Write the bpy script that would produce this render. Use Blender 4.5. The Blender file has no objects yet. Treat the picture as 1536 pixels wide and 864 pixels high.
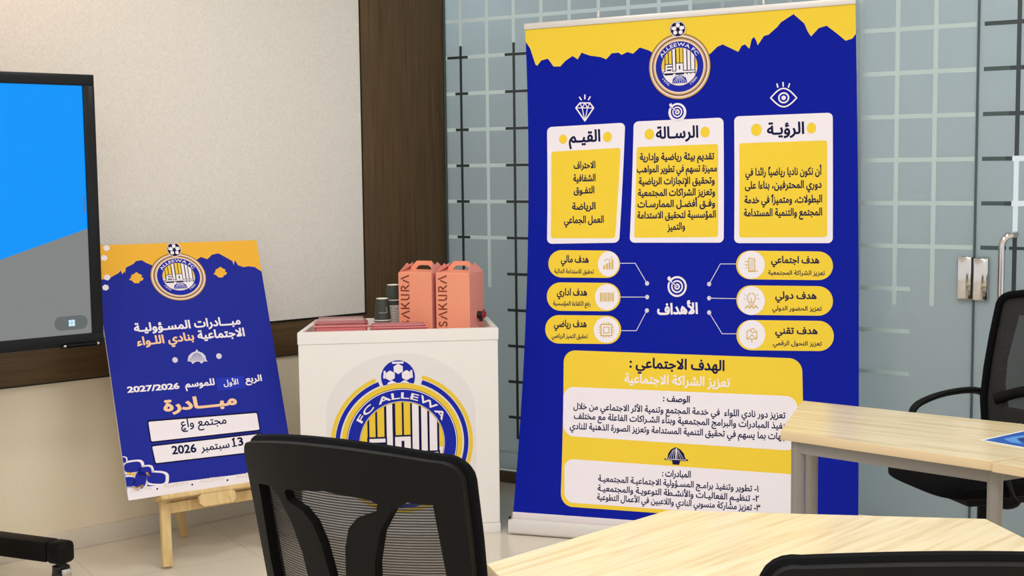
import bpy, bmesh, math, random, unicodedata
from mathutils import Vector, Matrix
from mathutils.geometry import tessellate_polygon, interpolate_bezier

random.seed(4)
SC = bpy.context.scene
COL = SC.collection
PI = math.pi
R = math.radians


def lin(c):
    out = []
    for v in c:
        v = v / 255.0
        out.append(v / 12.92 if v <= 0.04045 else ((v + 0.055) / 1.055) ** 2.4)
    return (out[0], out[1], out[2], 1.0)


# ------------------------------------------------------------------ camera
cam_data = bpy.data.cameras.new('camera')
cam = bpy.data.objects.new('camera', cam_data)
COL.objects.link(cam)
cam_data.sensor_fit = 'HORIZONTAL'
cam_data.sensor_width = 36.0
cam_data.lens = 36.0 * 2000.0 / 1536.0
cam_data.clip_start = 0.05
PITCH, ROLL = R(5.10), R(0.65)
cam.location = (0, 0, 1.47)
cam.rotation_mode = 'QUATERNION'
cam.rotation_quaternion = (Matrix.Rotation(PI / 2 - PITCH, 3, 'X') @ Matrix.Rotation(-ROLL, 3, 'Z')).to_quaternion()
SC.camera = cam

# ------------------------------------------------------------------ world, lights, exposure
SC.view_settings.view_transform = 'Standard'
SC.view_settings.look = 'None'
SC.view_settings.gamma = 1.0
SC.view_settings.use_curve_mapping = False
SC.view_settings.exposure = 0.0
world = bpy.data.worlds.new('world')
SC.world = world
world.use_nodes = True
world.node_tree.nodes['Background'].inputs[0].default_value = (1.0, 0.995, 0.985, 1)
world.node_tree.nodes['Background'].inputs[1].default_value = 1.02


def area(name, loc, size, power, color, target=None, sy=None):
    l = bpy.data.lights.new(name, 'AREA')
    l.energy = power
    l.color = color
    l.shape = 'RECTANGLE'
    l.size = size
    l.size_y = sy or size
    o = bpy.data.objects.new(name, l)
    o.location = loc
    COL.objects.link(o)
    if target is not None:
        d = Vector(target) - Vector(loc)
        o.rotation_euler = d.to_track_quat('-Z', 'Y').to_euler()
    return o


WARM = (1.0, 0.90, 0.78)
NEUT = (1.0, 0.985, 0.965)
CEIL = 2.95
# recessed ceiling panels of the meeting room
for (x, y, p, c) in ((-0.6, 2.2, 26, NEUT), (0.9, 2.6, 4, NEUT), (-0.4, 4.3, 15, (0.88, 0.96, 1.0)), (1.0, 4.0, 11, NEUT),
                     (-0.9, 0.6, 26, NEUT), (0.9, 0.6, 26, NEUT)):
    area('ceiling_panel_light', (x, y, CEIL - 0.02), 0.58, p, c)
# warm downlight washing the wall above the display
area('wall_wash_light', (-1.75, 4.55, CEIL - 0.02), 0.16, 7, (1.0, 0.62, 0.34), (-2.1, 4.95, 1.6))
# ceiling panels of the room behind the glass
area('next_room_light', (0.15, 6.95, CEIL - 0.03), 0.8, 64, (0.82, 0.95, 1.0))
area('next_room_light', (2.7, 6.3, CEIL - 0.03), 1.0, 185, (0.84, 0.95, 1.0))


# ------------------------------------------------------------------ materials
def mat(name, rgb, rough=0.5, metal=0.0, emit=None, estr=0.0, noise=0.0, nscale=40.0, bump=0.0, spec=0.5, alpha=1.0):
    m = bpy.data.materials.new(name)
    m.use_nodes = True
    nt = m.node_tree
    b = nt.nodes['Principled BSDF']
    b.inputs['Base Color'].default_value = lin(rgb)
    b.inputs['Roughness'].default_value = rough
    b.inputs['Metallic'].default_value = metal
    b.inputs['Specular IOR Level'].default_value = spec
    if alpha < 1:
        b.inputs['Alpha'].default_value = alpha
    if emit:
        b.inputs['Emission Color'].default_value = lin(emit)
        b.inputs['Emission Strength'].default_value = estr
    if noise or bump:
        tc = nt.nodes.new('ShaderNodeTexCoord')
        n = nt.nodes.new('ShaderNodeTexNoise')
        n.inputs['Scale'].default_value = nscale
        n.inputs['Detail'].default_value = 4
        nt.links.new(tc.outputs['Object'], n.inputs['Vector'])
        if noise:
            mx = nt.nodes.new('ShaderNodeMix')
            mx.data_type = 'RGBA'
            c = lin(rgb)
            mx.inputs[6].default_value = tuple(v * (1 - noise) for v in c[:3]) + (1,)
            mx.inputs[7].default_value = tuple(min(1, v * (1 + noise)) for v in c[:3]) + (1,)
            nt.links.new(n.outputs['Fac'], mx.inputs[0])
            nt.links.new(mx.outputs[2], b.inputs['Base Color'])
        if bump:
            bp = nt.nodes.new('ShaderNodeBump')
            bp.inputs['Strength'].default_value = bump
            bp.inputs['Distance'].default_value = 0.002
            nt.links.new(n.outputs['Fac'], bp.inputs['Height'])
            nt.links.new(bp.outputs['Normal'], b.inputs['Normal'])
    return m


def wood(name, c1, c2, scale, stretch, rough=0.4, rot=(0, 0, 0), spec=0.5, c3=None):
    m = bpy.data.materials.new(name)
    m.use_nodes = True
    nt = m.node_tree
    b = nt.nodes['Principled BSDF']
    b.inputs['Roughness'].default_value = rough
    b.inputs['Specular IOR Level'].default_value = spec
    tc = nt.nodes.new('ShaderNodeTexCoord')
    mp = nt.nodes.new('ShaderNodeMapping')
    mp.inputs['Rotation'].default_value = rot
    mp2 = nt.nodes.new('ShaderNodeMapping')
    mp2.inputs['Scale'].default_value = stretch
    n = nt.nodes.new('ShaderNodeTexNoise')
    n.inputs['Scale'].default_value = scale
    n.inputs['Detail'].default_value = 6
    n.inputs['Distortion'].default_value = 0.6
    rp = nt.nodes.new('ShaderNodeValToRGB')
    rp.color_ramp.elements[0].position = 0.32
    rp.color_ramp.elements[1].position = 0.68
    rp.color_ramp.elements[0].color = lin(c1)
    rp.color_ramp.elements[1].color = lin(c2)
    if c3:
        e = rp.color_ramp.elements.new(0.5)
        e.color = lin(c3)
    nt.links.new(tc.outputs['Object'], mp.inputs['Vector'])
    nt.links.new(mp.outputs['Vector'], mp2.inputs['Vector'])
    nt.links.new(mp2.outputs['Vector'], n.inputs['Vector'])
    nt.links.new(n.outputs['Fac'], rp.inputs['Fac'])
    nt.links.new(rp.outputs['Color'], b.inputs['Base Color'])
    return m


M = {}
# print inks
INK = {'yellow': (241, 206, 62), 'blue': (4, 24, 152), 'white': (240, 232, 238), 'navy': (22, 22, 66), 'pale': (214, 208, 224),
       'gold': (214, 180, 92), 'amber': (238, 180, 62), 'peach': (246, 202, 158), 'blue2': (34, 44, 150), 'blue3': (40, 56, 180),
       'faint': (226, 214, 206), 'cream': (232, 208, 190), 'tan': (196, 150, 84), 'royal': (30, 42, 165), 'lemon': (236, 200, 66),
       'grey': (231, 225, 223)}
for k, v in INK.items():
    M[k] = mat('ink_' + k, v, 0.55, spec=0.08)
M['banner_back'] = mat('banner_back', (215, 215, 215), 0.6)
M['fabric'] = mat('wall_fabric', (227, 221, 213), 0.9, noise=0.14, nscale=130, bump=0.5, spec=0.1)
M['skirt'] = mat('wall_vinyl', (240, 226, 200), 0.8, noise=0.05, nscale=90, bump=0.2, spec=0.2)
M['baseboard'] = mat('baseboard_paint', (222, 212, 196), 0.45, noise=0.02)
M['wenge'] = wood('wenge_veneer', (76, 57, 35), (96, 75, 49), 6, (14, 14, 0.5), 0.45, spec=0.3)
M['wenge_h'] = wood('wenge_veneer_band', (76, 57, 35), (96, 75, 49), 6, (0.6, 0.6, 14), 0.45, spec=0.3)
M['gap'] = mat('shadow_gap', (14, 12, 10), 0.7)
M['oak'] = wood('light_oak_laminate', (216, 195, 150), (238, 222, 186), 3.2, (1.0, 14, 14), 0.22, c3=(230, 212, 172))
M['oak_edge'] = mat('oak_edge_band', (226, 200, 158), 0.5, noise=0.03, nscale=30)
M['table_metal'] = mat('table_leg_paint', (148, 142, 134), 0.45, metal=0.2)
M['black'] = mat('black_plastic', (11, 9, 7), 0.6, spec=0.18, noise=0.1, nscale=200, bump=0.1)
M['black_soft'] = mat('black_upholstery', (7, 7, 10), 0.9, spec=0.15, noise=0.25, nscale=300, bump=0.4)
M['black_gloss'] = mat('black_bezel', (8, 11, 15), 0.3, spec=0.3)
M['chrome'] = mat('polished_steel', (205, 200, 195), 0.12, metal=1.0)
M['alu'] = mat('anodised_aluminium', (222, 216, 210), 0.4, metal=0.25, noise=0.02, nscale=8)
M['alu_lip'] = mat('printed_white_strip', (236, 226, 230), 0.5)
M['white_pvc'] = mat('white_pvc', (238, 233, 228), 0.45, noise=0.015, nscale=12)
M['foam'] = mat('foam_board_edge', (222, 218, 216), 0.7)
M['pine'] = wood('pine', (206, 172, 112), (228, 198, 142), 5, (8, 8, 0.8), 0.5)
M['pink'] = mat('pink_card', (240, 154, 122), 0.6, noise=0.03, nscale=20)
M['pink_side'] = mat('pink_card_side', (232, 150, 140), 0.55, noise=0.03, nscale=20)
M['rust'] = mat('rust_ink', (126, 46, 26), 0.6)
M['tray_pink'] = mat('pink_tray_plastic', (226, 128, 130), 0.3, noise=0.04, nscale=30)
M['cup'] = mat('charcoal_paper', (58, 64, 58), 0.6, noise=0.06, nscale=60)
M['paper'] = mat('white_paper', (240, 236, 226), 0.6)
M['red'] = mat('red_plastic', (150, 26, 34), 0.3)
M['blk'] = mat('black_rubber', (10, 10, 10), 0.5)
M['screen_blue'] = mat('screen_blue', (0, 6, 12), 0.3, spec=0.15, emit=(0, 148, 250), estr=1.0)
M['screen_grey'] = mat('screen_grey', (8, 8, 8), 0.3, spec=0.15, emit=(130, 132, 132), estr=1.0)
M['screen_pill'] = mat('screen_pill', (10, 10, 10), 0.2, emit=(92, 98, 100), estr=1.0)
M['screen_icon'] = mat('screen_icon', (10, 10, 10), 0.2, emit=(200, 235, 255), estr=1.0)
M['ceiling'] = mat('ceiling_paint', (232, 228, 222), 0.9, noise=0.01)
M['gap_lit'] = mat('painted_gap_light', (208, 228, 230), 0.35)  # opaque; light of the next room painted into the gap colour
M['gap_lit_soft'] = mat('painted_gap_light_soft', (182, 200, 198), 0.35)  # same painted light, weaker, for the right part of the partition
M['gap_lit_bright'] = mat('painted_window_light', (225, 240, 250), 0.3)  # opaque white standing in for window light behind the door
M['gap_unlit'] = mat('painted_gap_dark', (44, 54, 56), 0.25)
M['glass_edge'] = mat('glass_edge', (72, 90, 90), 0.35, spec=0.2)
M['rail'] = mat('bronze_rail', (112, 98, 82), 0.35, metal=0.4)
M['brochure_blue'] = mat('brochure_blue', (24, 92, 190), 0.35)
M['brochure_light'] = mat('brochure_light_blue', (96, 160, 235), 0.35)
M['brochure_navy'] = mat('brochure_navy', (44, 44, 108), 0.35)


def frosted(name, rgb):
    m = bpy.data.materials.new(name)
    m.use_nodes = True
    nt = m.node_tree
    for n in list(nt.nodes):
        nt.nodes.remove(n)
    out = nt.nodes.new('ShaderNodeOutputMaterial')
    d = nt.nodes.new('ShaderNodeBsdfDiffuse')
    t = nt.nodes.new('ShaderNodeBsdfTranslucent')
    g = nt.nodes.new('ShaderNodeBsdfGlossy')
    g.inputs['Roughness'].default_value = 0.28
    g.inputs['Color'].default_value = (0.9, 0.9, 0.9, 1)
    fr = nt.nodes.new('ShaderNodeFresnel')
    fr.inputs['IOR'].default_value = 1.4
    d.inputs['Color'].default_value = lin(rgb)
    t.inputs['Color'].default_value = lin((210, 220, 224))
    a = nt.nodes.new('ShaderNodeMixShader')
    a.inputs[0].default_value = 0.55
    b = nt.nodes.new('ShaderNodeMixShader')
    nt.links.new(d.outputs[0], a.inputs[1])
    nt.links.new(t.outputs[0], a.inputs[2])
    nt.links.new(fr.outputs[0], b.inputs[0])
    nt.links.new(a.outputs[0], b.inputs[1])
    nt.links.new(g.outputs[0], b.inputs[2])
    nt.links.new(b.outputs[0], out.inputs[0])
    return m


M['frost'] = frosted('frosted_film', (126, 122, 118))


def mesh_fabric():
    m = bpy.data.materials.new('chair_mesh_weave')
    m.use_nodes = True
    nt = m.node_tree
    b = nt.nodes['Principled BSDF']
    b.inputs['Base Color'].default_value = lin((30, 28, 26))
    b.inputs['Roughness'].default_value = 0.7
    out = nt.nodes['Material Output']
    tr = nt.nodes.new('ShaderNodeBsdfTransparent')
    mix = nt.nodes.new('ShaderNodeMixShader')
    tc = nt.nodes.new('ShaderNodeTexCoord')
    w = nt.nodes.new('ShaderNodeTexWave')
    w.wave_type = 'BANDS'
    w.bands_direction = 'Z'
    w.inputs['Scale'].default_value = 65.0
    w.inputs['Distortion'].default_value = 0.3
    w.inputs['Detail'].default_value = 0.0
    rp = nt.nodes.new('ShaderNodeValToRGB')
    rp.color_ramp.elements[0].position = 0.25
    rp.color_ramp.elements[1].position = 0.75
    rp.color_ramp.elements[0].color = (0.70, 0.70, 0.70, 1)
    rp.color_ramp.elements[1].color = (0.97, 0.97, 0.97, 1)
    nt.links.new(tc.outputs['Object'], w.inputs['Vector'])
    nt.links.new(w.outputs['Fac'], rp.inputs['Fac'])
    nt.links.new(rp.outputs['Color'], mix.inputs[0])
    nt.links.new(tr.outputs[0], mix.inputs[1])
    nt.links.new(b.outputs[0], mix.inputs[2])
    nt.links.new(mix.outputs[0], out.inputs[0])
    return m


M['weave'] = mesh_fabric()


def clear_plastic():
    m = bpy.data.materials.new('tinted_lid_plastic')
    m.use_nodes = True
    nt = m.node_tree
    b = nt.nodes['Principled BSDF']
    b.inputs['Base Color'].default_value = lin((222, 140, 142))
    b.inputs['Roughness'].default_value = 0.12
    b.inputs['Alpha'].default_value = 0.6
    return m


M['clear'] = clear_plastic()


def floor_mat():
    m = bpy.data.materials.new('polished_floor_tile')
    m.use_nodes = True
    nt = m.node_tree
    b = nt.nodes['Principled BSDF']
    b.inputs['Roughness'].default_value = 0.16
    tc = nt.nodes.new('ShaderNodeTexCoord')
    mp = nt.nodes.new('ShaderNodeMapping')
    mp.inputs['Rotation'].default_value = (0, 0, R(-31.8))
    br = nt.nodes.new('ShaderNodeTexBrick')
    br.offset = 0.0
    br.inputs['Scale'].default_value = 1.0
    br.inputs['Brick Width'].default_value = 0.6
    br.inputs['Row Height'].default_value = 0.6
    br.inputs['Mortar Size'].default_value = 0.002
    br.inputs['Color1'].default_value = lin((228, 219, 202))
    br.inputs['Color2'].default_value = lin((224, 215, 198))
    br.inputs['Mortar'].default_value = lin((202, 192, 174))
    n = nt.nodes.new('ShaderNodeTexNoise')
    n.inputs['Scale'].default_value = 3.0
    n.inputs['Detail'].default_value = 5
    mx = nt.nodes.new('ShaderNodeMix')
    mx.data_type = 'RGBA'
    mx.blend_type = 'MULTIPLY'
    mx.inputs[0].default_value = 0.25
    nt.links.new(tc.outputs['Object'], mp.inputs['Vector'])
    nt.links.new(mp.outputs['Vector'], br.inputs['Vector'])
    nt.links.new(tc.outputs['Object'], n.inputs['Vector'])
    nt.links.new(br.outputs['Color'], mx.inputs[6])
    nt.links.new(n.outputs['Color'], mx.inputs[7])
    rp = nt.nodes.new('ShaderNodeValToRGB')
    rp.color_ramp.elements[0].color = (0.75, 0.75, 0.75, 1)
    rp.color_ramp.elements[1].color = (1, 1, 1, 1)
    nt.links.new(n.outputs['Fac'], rp.inputs['Fac'])
    nt.links.new(rp.outputs['Color'], mx.inputs[7])
    nt.links.new(mx.outputs[2], b.inputs['Base Color'])
    return m


M['floor'] = floor_mat()


# ------------------------------------------------------------------ mesh helpers
class MB:
    """collects shapes, each with a material, into one mesh object"""

    def __init__(self):
        self.bm = bmesh.new()
        self.mats = []

    def mi(self, m):
        if m not in self.mats:
            self.mats.append(m)
        return self.mats.index(m)

    def add(self, tmp, m, T=None, smooth=False):
        i = self.mi(m)
        if T is not None:
            bmesh.ops.transform(tmp, matrix=T, verts=tmp.verts)
        for f in tmp.faces:
            f.material_index = i
            f.smooth = smooth
        me = bpy.data.meshes.new('tmp')
        tmp.to_mesh(me)
        tmp.free()
        self.bm.from_mesh(me)
        bpy.data.meshes.remove(me)
        return self

    def box(self, m, lo, hi, bev=0.0, T=None, seg=2):
        t = bmesh.new()
        bmesh.ops.create_cube(t, size=1.0)
        for v in t.verts:
            v.co = Vector([lo[k] + (v.co[k] + 0.5) * (hi[k] - lo[k]) for k in range(3)])
        if bev:
            bmesh.ops.bevel(t, geom=list(t.edges), offset=bev, segments=seg, profile=0.5, affect='EDGES')
        return self.add(t, m, T)

    def cyl(self, m, p, q, r, r2=None, n=20, smooth=True, caps=True):
        p, q = Vector(p), Vector(q)
        d = q - p
        t = bmesh.new()
        bmesh.ops.create_cone(t, cap_ends=caps, segments=n, radius1=r, radius2=r if r2 is None else r2, depth=d.length)
        T = Matrix.Translation((p + q) / 2) @ d.to_track_quat('Z', 'Y').to_matrix().to_4x4()
        bmesh.ops.transform(t, matrix=T, verts=t.verts)
        self.add(t, m, None, False)
        return self

    def tube(self, m, pts, r, n=10, ry=None, up=(0, 0, 1)):
        """a round or flattened tube through the points"""
        pts = [Vector(p) for p in pts]
        rs = r if isinstance(r, (list, tuple)) else [r] * len(pts)
        t = bmesh.new()
        rings = []
        for i, p in enumerate(pts):
            a = pts[max(0, i - 1)]
            b = pts[min(len(pts) - 1, i + 1)]
            d = (b - a).normalized()
            u = Vector(up)
            s = d.cross(u)
            if s.length < 1e-4:
                s = d.cross(Vector((1, 0, 0)))
            s.normalize()
            w = s.cross(d).normalized()
            k = (ry / r) if (ry and not isinstance(r, (list, tuple))) else (ry or 1.0)
            rings.append([t.verts.new(p + s * math.cos(2 * PI * j / n) * rs[i] + w * math.sin(2 * PI * j / n) * rs[i] * k) for j in range(n)])
        for i in range(len(rings) - 1):
            for j in range(n):
                t.faces.new((rings[i][j], rings[i][(j + 1) % n], rings[i + 1][(j + 1) % n], rings[i + 1][j]))
        t.faces.new(rings[0][::-1])
        t.faces.new(rings[-1])
        return self.add(t, m, None, True)

    def prism(self, m, pts, z0, z1, bev=0.0, m_side=None):
        t = bmesh.new()
        a = [t.verts.new((p[0], p[1], z0)) for p in pts]
        b = [t.verts.new((p[0], p[1], z1)) for p in pts]
        t.faces.new(a[::-1])
        t.faces.new(b)
        n = len(pts)
        for i in range(n):
            t.faces.new((a[i], a[(i + 1) % n], b[(i + 1) % n], b[i]))
        if bev:
            bmesh.ops.bevel(t, geom=list(t.edges), offset=bev, segments=2, profile=0.5, affect='EDGES')
        bmesh.ops.recalc_face_normals(t, faces=t.faces)
        self.add(t, m)
        if m_side:
            k = self.mi(m_side)
            self.bm.faces.ensure_lookup_table()
            for f in self.bm.faces:
                if f.material_index == self.mi(m) and abs(f.normal.z) < 0.7:
                    f.material_index = k
        return self

    def lathe(self, m, prof, T=None, n=28):
        t = bmesh.new()
        rings = []
        for (r, z) in prof:
            rings.append([t.verts.new((r * math.cos(2 * PI * j / n), r * math.sin(2 * PI * j / n), z)) for j in range(n)])
        for i in range(len(rings) - 1):
            for j in range(n):
                t.faces.new((rings[i][j], rings[i][(j + 1) % n], rings[i + 1][(j + 1) % n], rings[i + 1][j]))
        bmesh.ops.remove_doubles(t, verts=t.verts, dist=1e-6)
        bmesh.ops.recalc_face_normals(t, faces=t.faces)
        return self.add(t, m, T, True)

    def plate(self, m, loops, fmap, t0, t1, step=0.03):
        """a flat outline with holes, cut into strips, bent by fmap(x, z, t) and given a thickness"""
        tris = tessellate_polygon([[Vector((p[0], p[1], 0)) for p in lp] for lp in loops])
        flat = [p for lp in loops for p in lp]
        t = bmesh.new()
        vs = [t.verts.new((p[0], p[1], 0)) for p in flat]
        for tr in tris:
            try:
                t.faces.new([vs[i] for i in tr])
            except ValueError:
                pass
        xs = [p[0] for p in flat]
        zs = [p[1] for p in flat]
        for ax, lo, hi in ((0, min(xs), max(xs)), (1, min(zs), max(zs))):
            k = lo + step
            while k < hi:
                no = [0, 0, 0]
                no[ax] = 1
                co = [0, 0, 0]
                co[ax] = k
                bmesh.ops.bisect_plane(t, geom=list(t.verts) + list(t.edges) + list(t.faces), plane_co=co, plane_no=no)
                k += step
        bmesh.ops.recalc_face_normals(t, faces=t.faces)
        ext = bmesh.ops.extrude_face_region(t, geom=list(t.faces))
        top = set(v for v in ext['geom'] if isinstance(v, bmesh.types.BMVert))
        for v in t.verts:
            v.co = Vector(fmap(v.co.x, v.co.y, t1 if v in top else t0))
        bmesh.ops.recalc_face_normals(t, faces=t.faces)
        return self.add(t, m)

    def build(self, name, parent=None, smooth_angle=35, loc=None, rotz=None):
        me = bpy.data.meshes.new(name)
        self.bm.normal_update()
        self.bm.to_mesh(me)
        self.bm.free()
        for m in self.mats:
            me.materials.append(m)
        if smooth_angle:
            for p in me.polygons:
                p.use_smooth = True
            me.set_sharp_from_angle(angle=R(smooth_angle))
        o = bpy.data.objects.new(name, me)
        COL.objects.link(o)
        if parent:
            o.parent = parent
        if loc is not None:
            o.location = loc
        if rotz is not None:
            o.rotation_euler = (0, 0, rotz)
        return o


def tag(o, label=None, cat=None, group=None, kind=None):
    if label:
        o['label'] = label
    if cat:
        o['category'] = cat
    if group:
        o['group'] = group
    if kind:
        o['kind'] = kind
    return o


def thing(name, loc, rotz, label, cat, group=None):
    o = bpy.data.objects.new(name, None)
    o.empty_display_size = 0.05
    o.location = loc
    o.rotation_euler = (0, 0, rotz)
    COL.objects.link(o)
    return tag(o, label, cat, group)


def yaw_dir(deg):
    return Vector((math.sin(R(deg)), math.cos(R(deg)), 0))


def frame(origin, deg):
    """local x runs along the heading deg, local y points away from the camera side, z up"""
    d = yaw_dir(deg)
    n = Vector((-d.y, d.x, 0))
    return Matrix.Translation(Vector(origin)) @ Matrix((d, n, Vector((0, 0, 1)))).transposed().to_4x4()


# ------------------------------------------------------------------ lettering
FORMS = {}
for cp in range(0xFE70, 0xFEFD):
    dd = unicodedata.decomposition(chr(cp)).split()
    if len(dd) >= 2 and dd[0] in ('<isolated>', '<final>', '<initial>', '<medial>'):
        FORMS[(''.join(chr(int(x, 16)) for x in dd[1:]), dd[0][1:-1])] = chr(cp)
MARKS = '\u064B\u064C\u064D\u064E\u064F\u0650\u0651\u0652'


def shape_arabic(s):
    """join the letters into their contextual forms, in visual (left to right) order; a list of (glyph, marks)"""
    units = []
    i = 0
    while i < len(s):
        ch = s[i]
        if ch in MARKS:
            units[-1][1].append(ch)
        elif ch == '\u0644' and i + 1 < len(s) and (ch + s[i + 1], 'isolated') in FORMS:
            units.append([ch + s[i + 1], []])
            i += 1
        else:
            units.append([ch, []])
        i += 1

    def joins_next(u):
        return u == '\u0640' or (u, 'initial') in FORMS

    def joins_prev(u):
        return u == '\u0640' or (u, 'final') in FORMS

    out = []
    for k, (u, mk) in enumerate(units):
        p = k > 0 and joins_next(units[k - 1][0]) and joins_prev(u)
        n = k + 1 < len(units) and joins_next(u) and joins_prev(units[k + 1][0])
        f = 'medial' if p and n else 'final' if p else 'initial' if n else 'isolated'
        out.append((FORMS.get((u, f), FORMS.get((u, 'isolated'), u)), mk))
    return out[::-1]


_tc = bpy.data.curves.new('lettering', 'FONT')
_tc.resolution_u = 4
_to = bpy.data.objects.new('lettering', _tc)
COL.objects.link(_to)
_cache = {}


def _outlines(body):
    """the closed outlines of a line of text, flattened"""
    _tc.body = body
    bpy.context.view_layer.update()
    cu = _to.to_curve(bpy.context.evaluated_depsgraph_get())
    out = []
    for sp in cu.splines:
        if sp.type == 'BEZIER':
            bp = sp.bezier_points
            pts = []
            for i in range(len(bp)):
                p, q = bp[i], bp[(i + 1) % len(bp)]
                straight = p.handle_right_type == 'VECTOR' and q.handle_left_type == 'VECTOR'
                seg = interpolate_bezier(p.co, p.handle_right, q.handle_left, q.co, 2 if straight else 5)
                pts += [(v.x, v.y) for v in seg[:-1]]
        else:
            pts = [(p.co.x, p.co.y) for p in sp.points]
        clean = []
        for p in pts:
            if not clean or abs(p[0] - clean[-1][0]) + abs(p[1] - clean[-1][1]) > 1e-5:
                clean.append(p)
        if len(clean) > 2:
            out.append(clean)
    _to.to_curve_clear()
    return out


def _maxx(body):
    return max((p[0] for lp in _outlines(body) for p in lp), default=0.0)


def winding_fill(loops):
    """fill outlines that may overlap (non-zero winding) with trapezoids"""
    E = []
    for lp in loops:
        for p, q in zip(lp, lp[1:] + lp[:1]):
            if abs(p[1] - q[1]) > 1e-7:
                E.append((p, q, 1) if p[1] < q[1] else (q, p, -1))
    ys = set(round(p[1], 6) for lp in loops for p in lp)
    for i in range(len(E)):
        (ax, ay), (bx, by), _ = E[i]
        for j in range(i + 1, len(E)):
            (cx, cy), (dx, dy), _ = E[j]
            if cy >= by or ay >= dy or max(ax, bx) < min(cx, dx) or max(cx, dx) < min(ax, bx):
                continue
            den = (bx - ax) * (dy - cy) - (by - ay) * (dx - cx)
            if abs(den) < 1e-12:
                continue
            t = ((cx - ax) * (dy - cy) - (cy - ay) * (dx - cx)) / den
            u = ((cx - ax) * (by - ay) - (cy - ay) * (bx - ax)) / den
            if 1e-6 < t < 1 - 1e-6 and 1e-6 < u < 1 - 1e-6:
                ys.add(round(ay + t * (by - ay), 6))
    ys = sorted(ys)
    vs, fs = [], []
    xa = lambda e, y: e[0][0] + (e[1][0] - e[0][0]) * (y - e[0][1]) / (e[1][1] - e[0][1])
    for y0, y1 in zip(ys, ys[1:]):
        if y1 - y0 < 2e-6:
            continue
        m = (y0 + y1) / 2
        act = sorted(((xa(e, m), e) for e in E if e[0][1] < m < e[1][1]), key=lambda k: k[0])
        w = 0
        for k, (x, e) in enumerate(act):
            if w == 0:
                st = e
            w += e[2]
            if w == 0:
                n = len(vs)
                vs += [(xa(st, y0), y0), (xa(e, y0), y0), (xa(e, y1), y1), (xa(st, y1), y1)]
                fs.append((n, n + 1, n + 2, n + 3))
    return vs, fs


def glyph(ch, wt):
    key = (ch, wt)
    if key in _cache:
        return _cache[key]
    base = _maxx('I')
    adv = _maxx(ch + 'I') - base if ch != ' ' else _maxx('I I') - _maxx('II')
    loops = _outlines(ch)
    if wt:
        # thicken the letter: push every outline outwards
        area = sum(p[0] * q[1] - q[0] * p[1] for lp in loops for p, q in zip(lp, lp[1:] + lp[:1]))
        sg = 1 if area > 0 else -1
        fat = []
        for lp in loops:
            n = len(lp)
            new = []
            for i in range(n):
                a = Vector(lp[i]) - Vector(lp[i - 1])
                b = Vector(lp[(i + 1) % n]) - Vector(lp[i])
                a.normalize()
                b.normalize()
                na, nb = Vector((a.y, -a.x)), Vector((b.y, -b.x))
                m = na + nb
                if m.length < 0.4:
                    m = na
                m.normalize()
                k = min(1.8, 1.0 / max(0.3, m.dot(na)))
                new.append(tuple(Vector(lp[i]) + m * wt * k * sg))
            fat.append(new)
        loops = fat
    vs, fs = winding_fill(loops)
    _cache[key] = (vs, fs, adv)
    return _cache[key]


def layout(s, wt):
    """glyph placements: (x, glyph) and the total width"""
    ar = any('\u0600' <= c <= '\u06FF' for c in s)
    run = shape_arabic(s) if ar else [(c, []) for c in s]
    x = 0.0
    out = []
    for ch, mk in run:
        g = glyph(ch, wt)
        out.append((x, g))
        for m in mk:
            gm = glyph(m, wt)
            if gm[0] and g[0]:
                cx = (min(v[0] for v in g[0]) + max(v[0] for v in g[0])) / 2
                cm = (min(v[0] for v in gm[0]) + max(v[0] for v in gm[0])) / 2
                out.append((x + cx - cm, gm))
        x += g[2]
    xs = [px + v[0] for px, g in out for v in g[0]]
    return out, min(xs), max(xs)


CAP = 0.70


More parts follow.
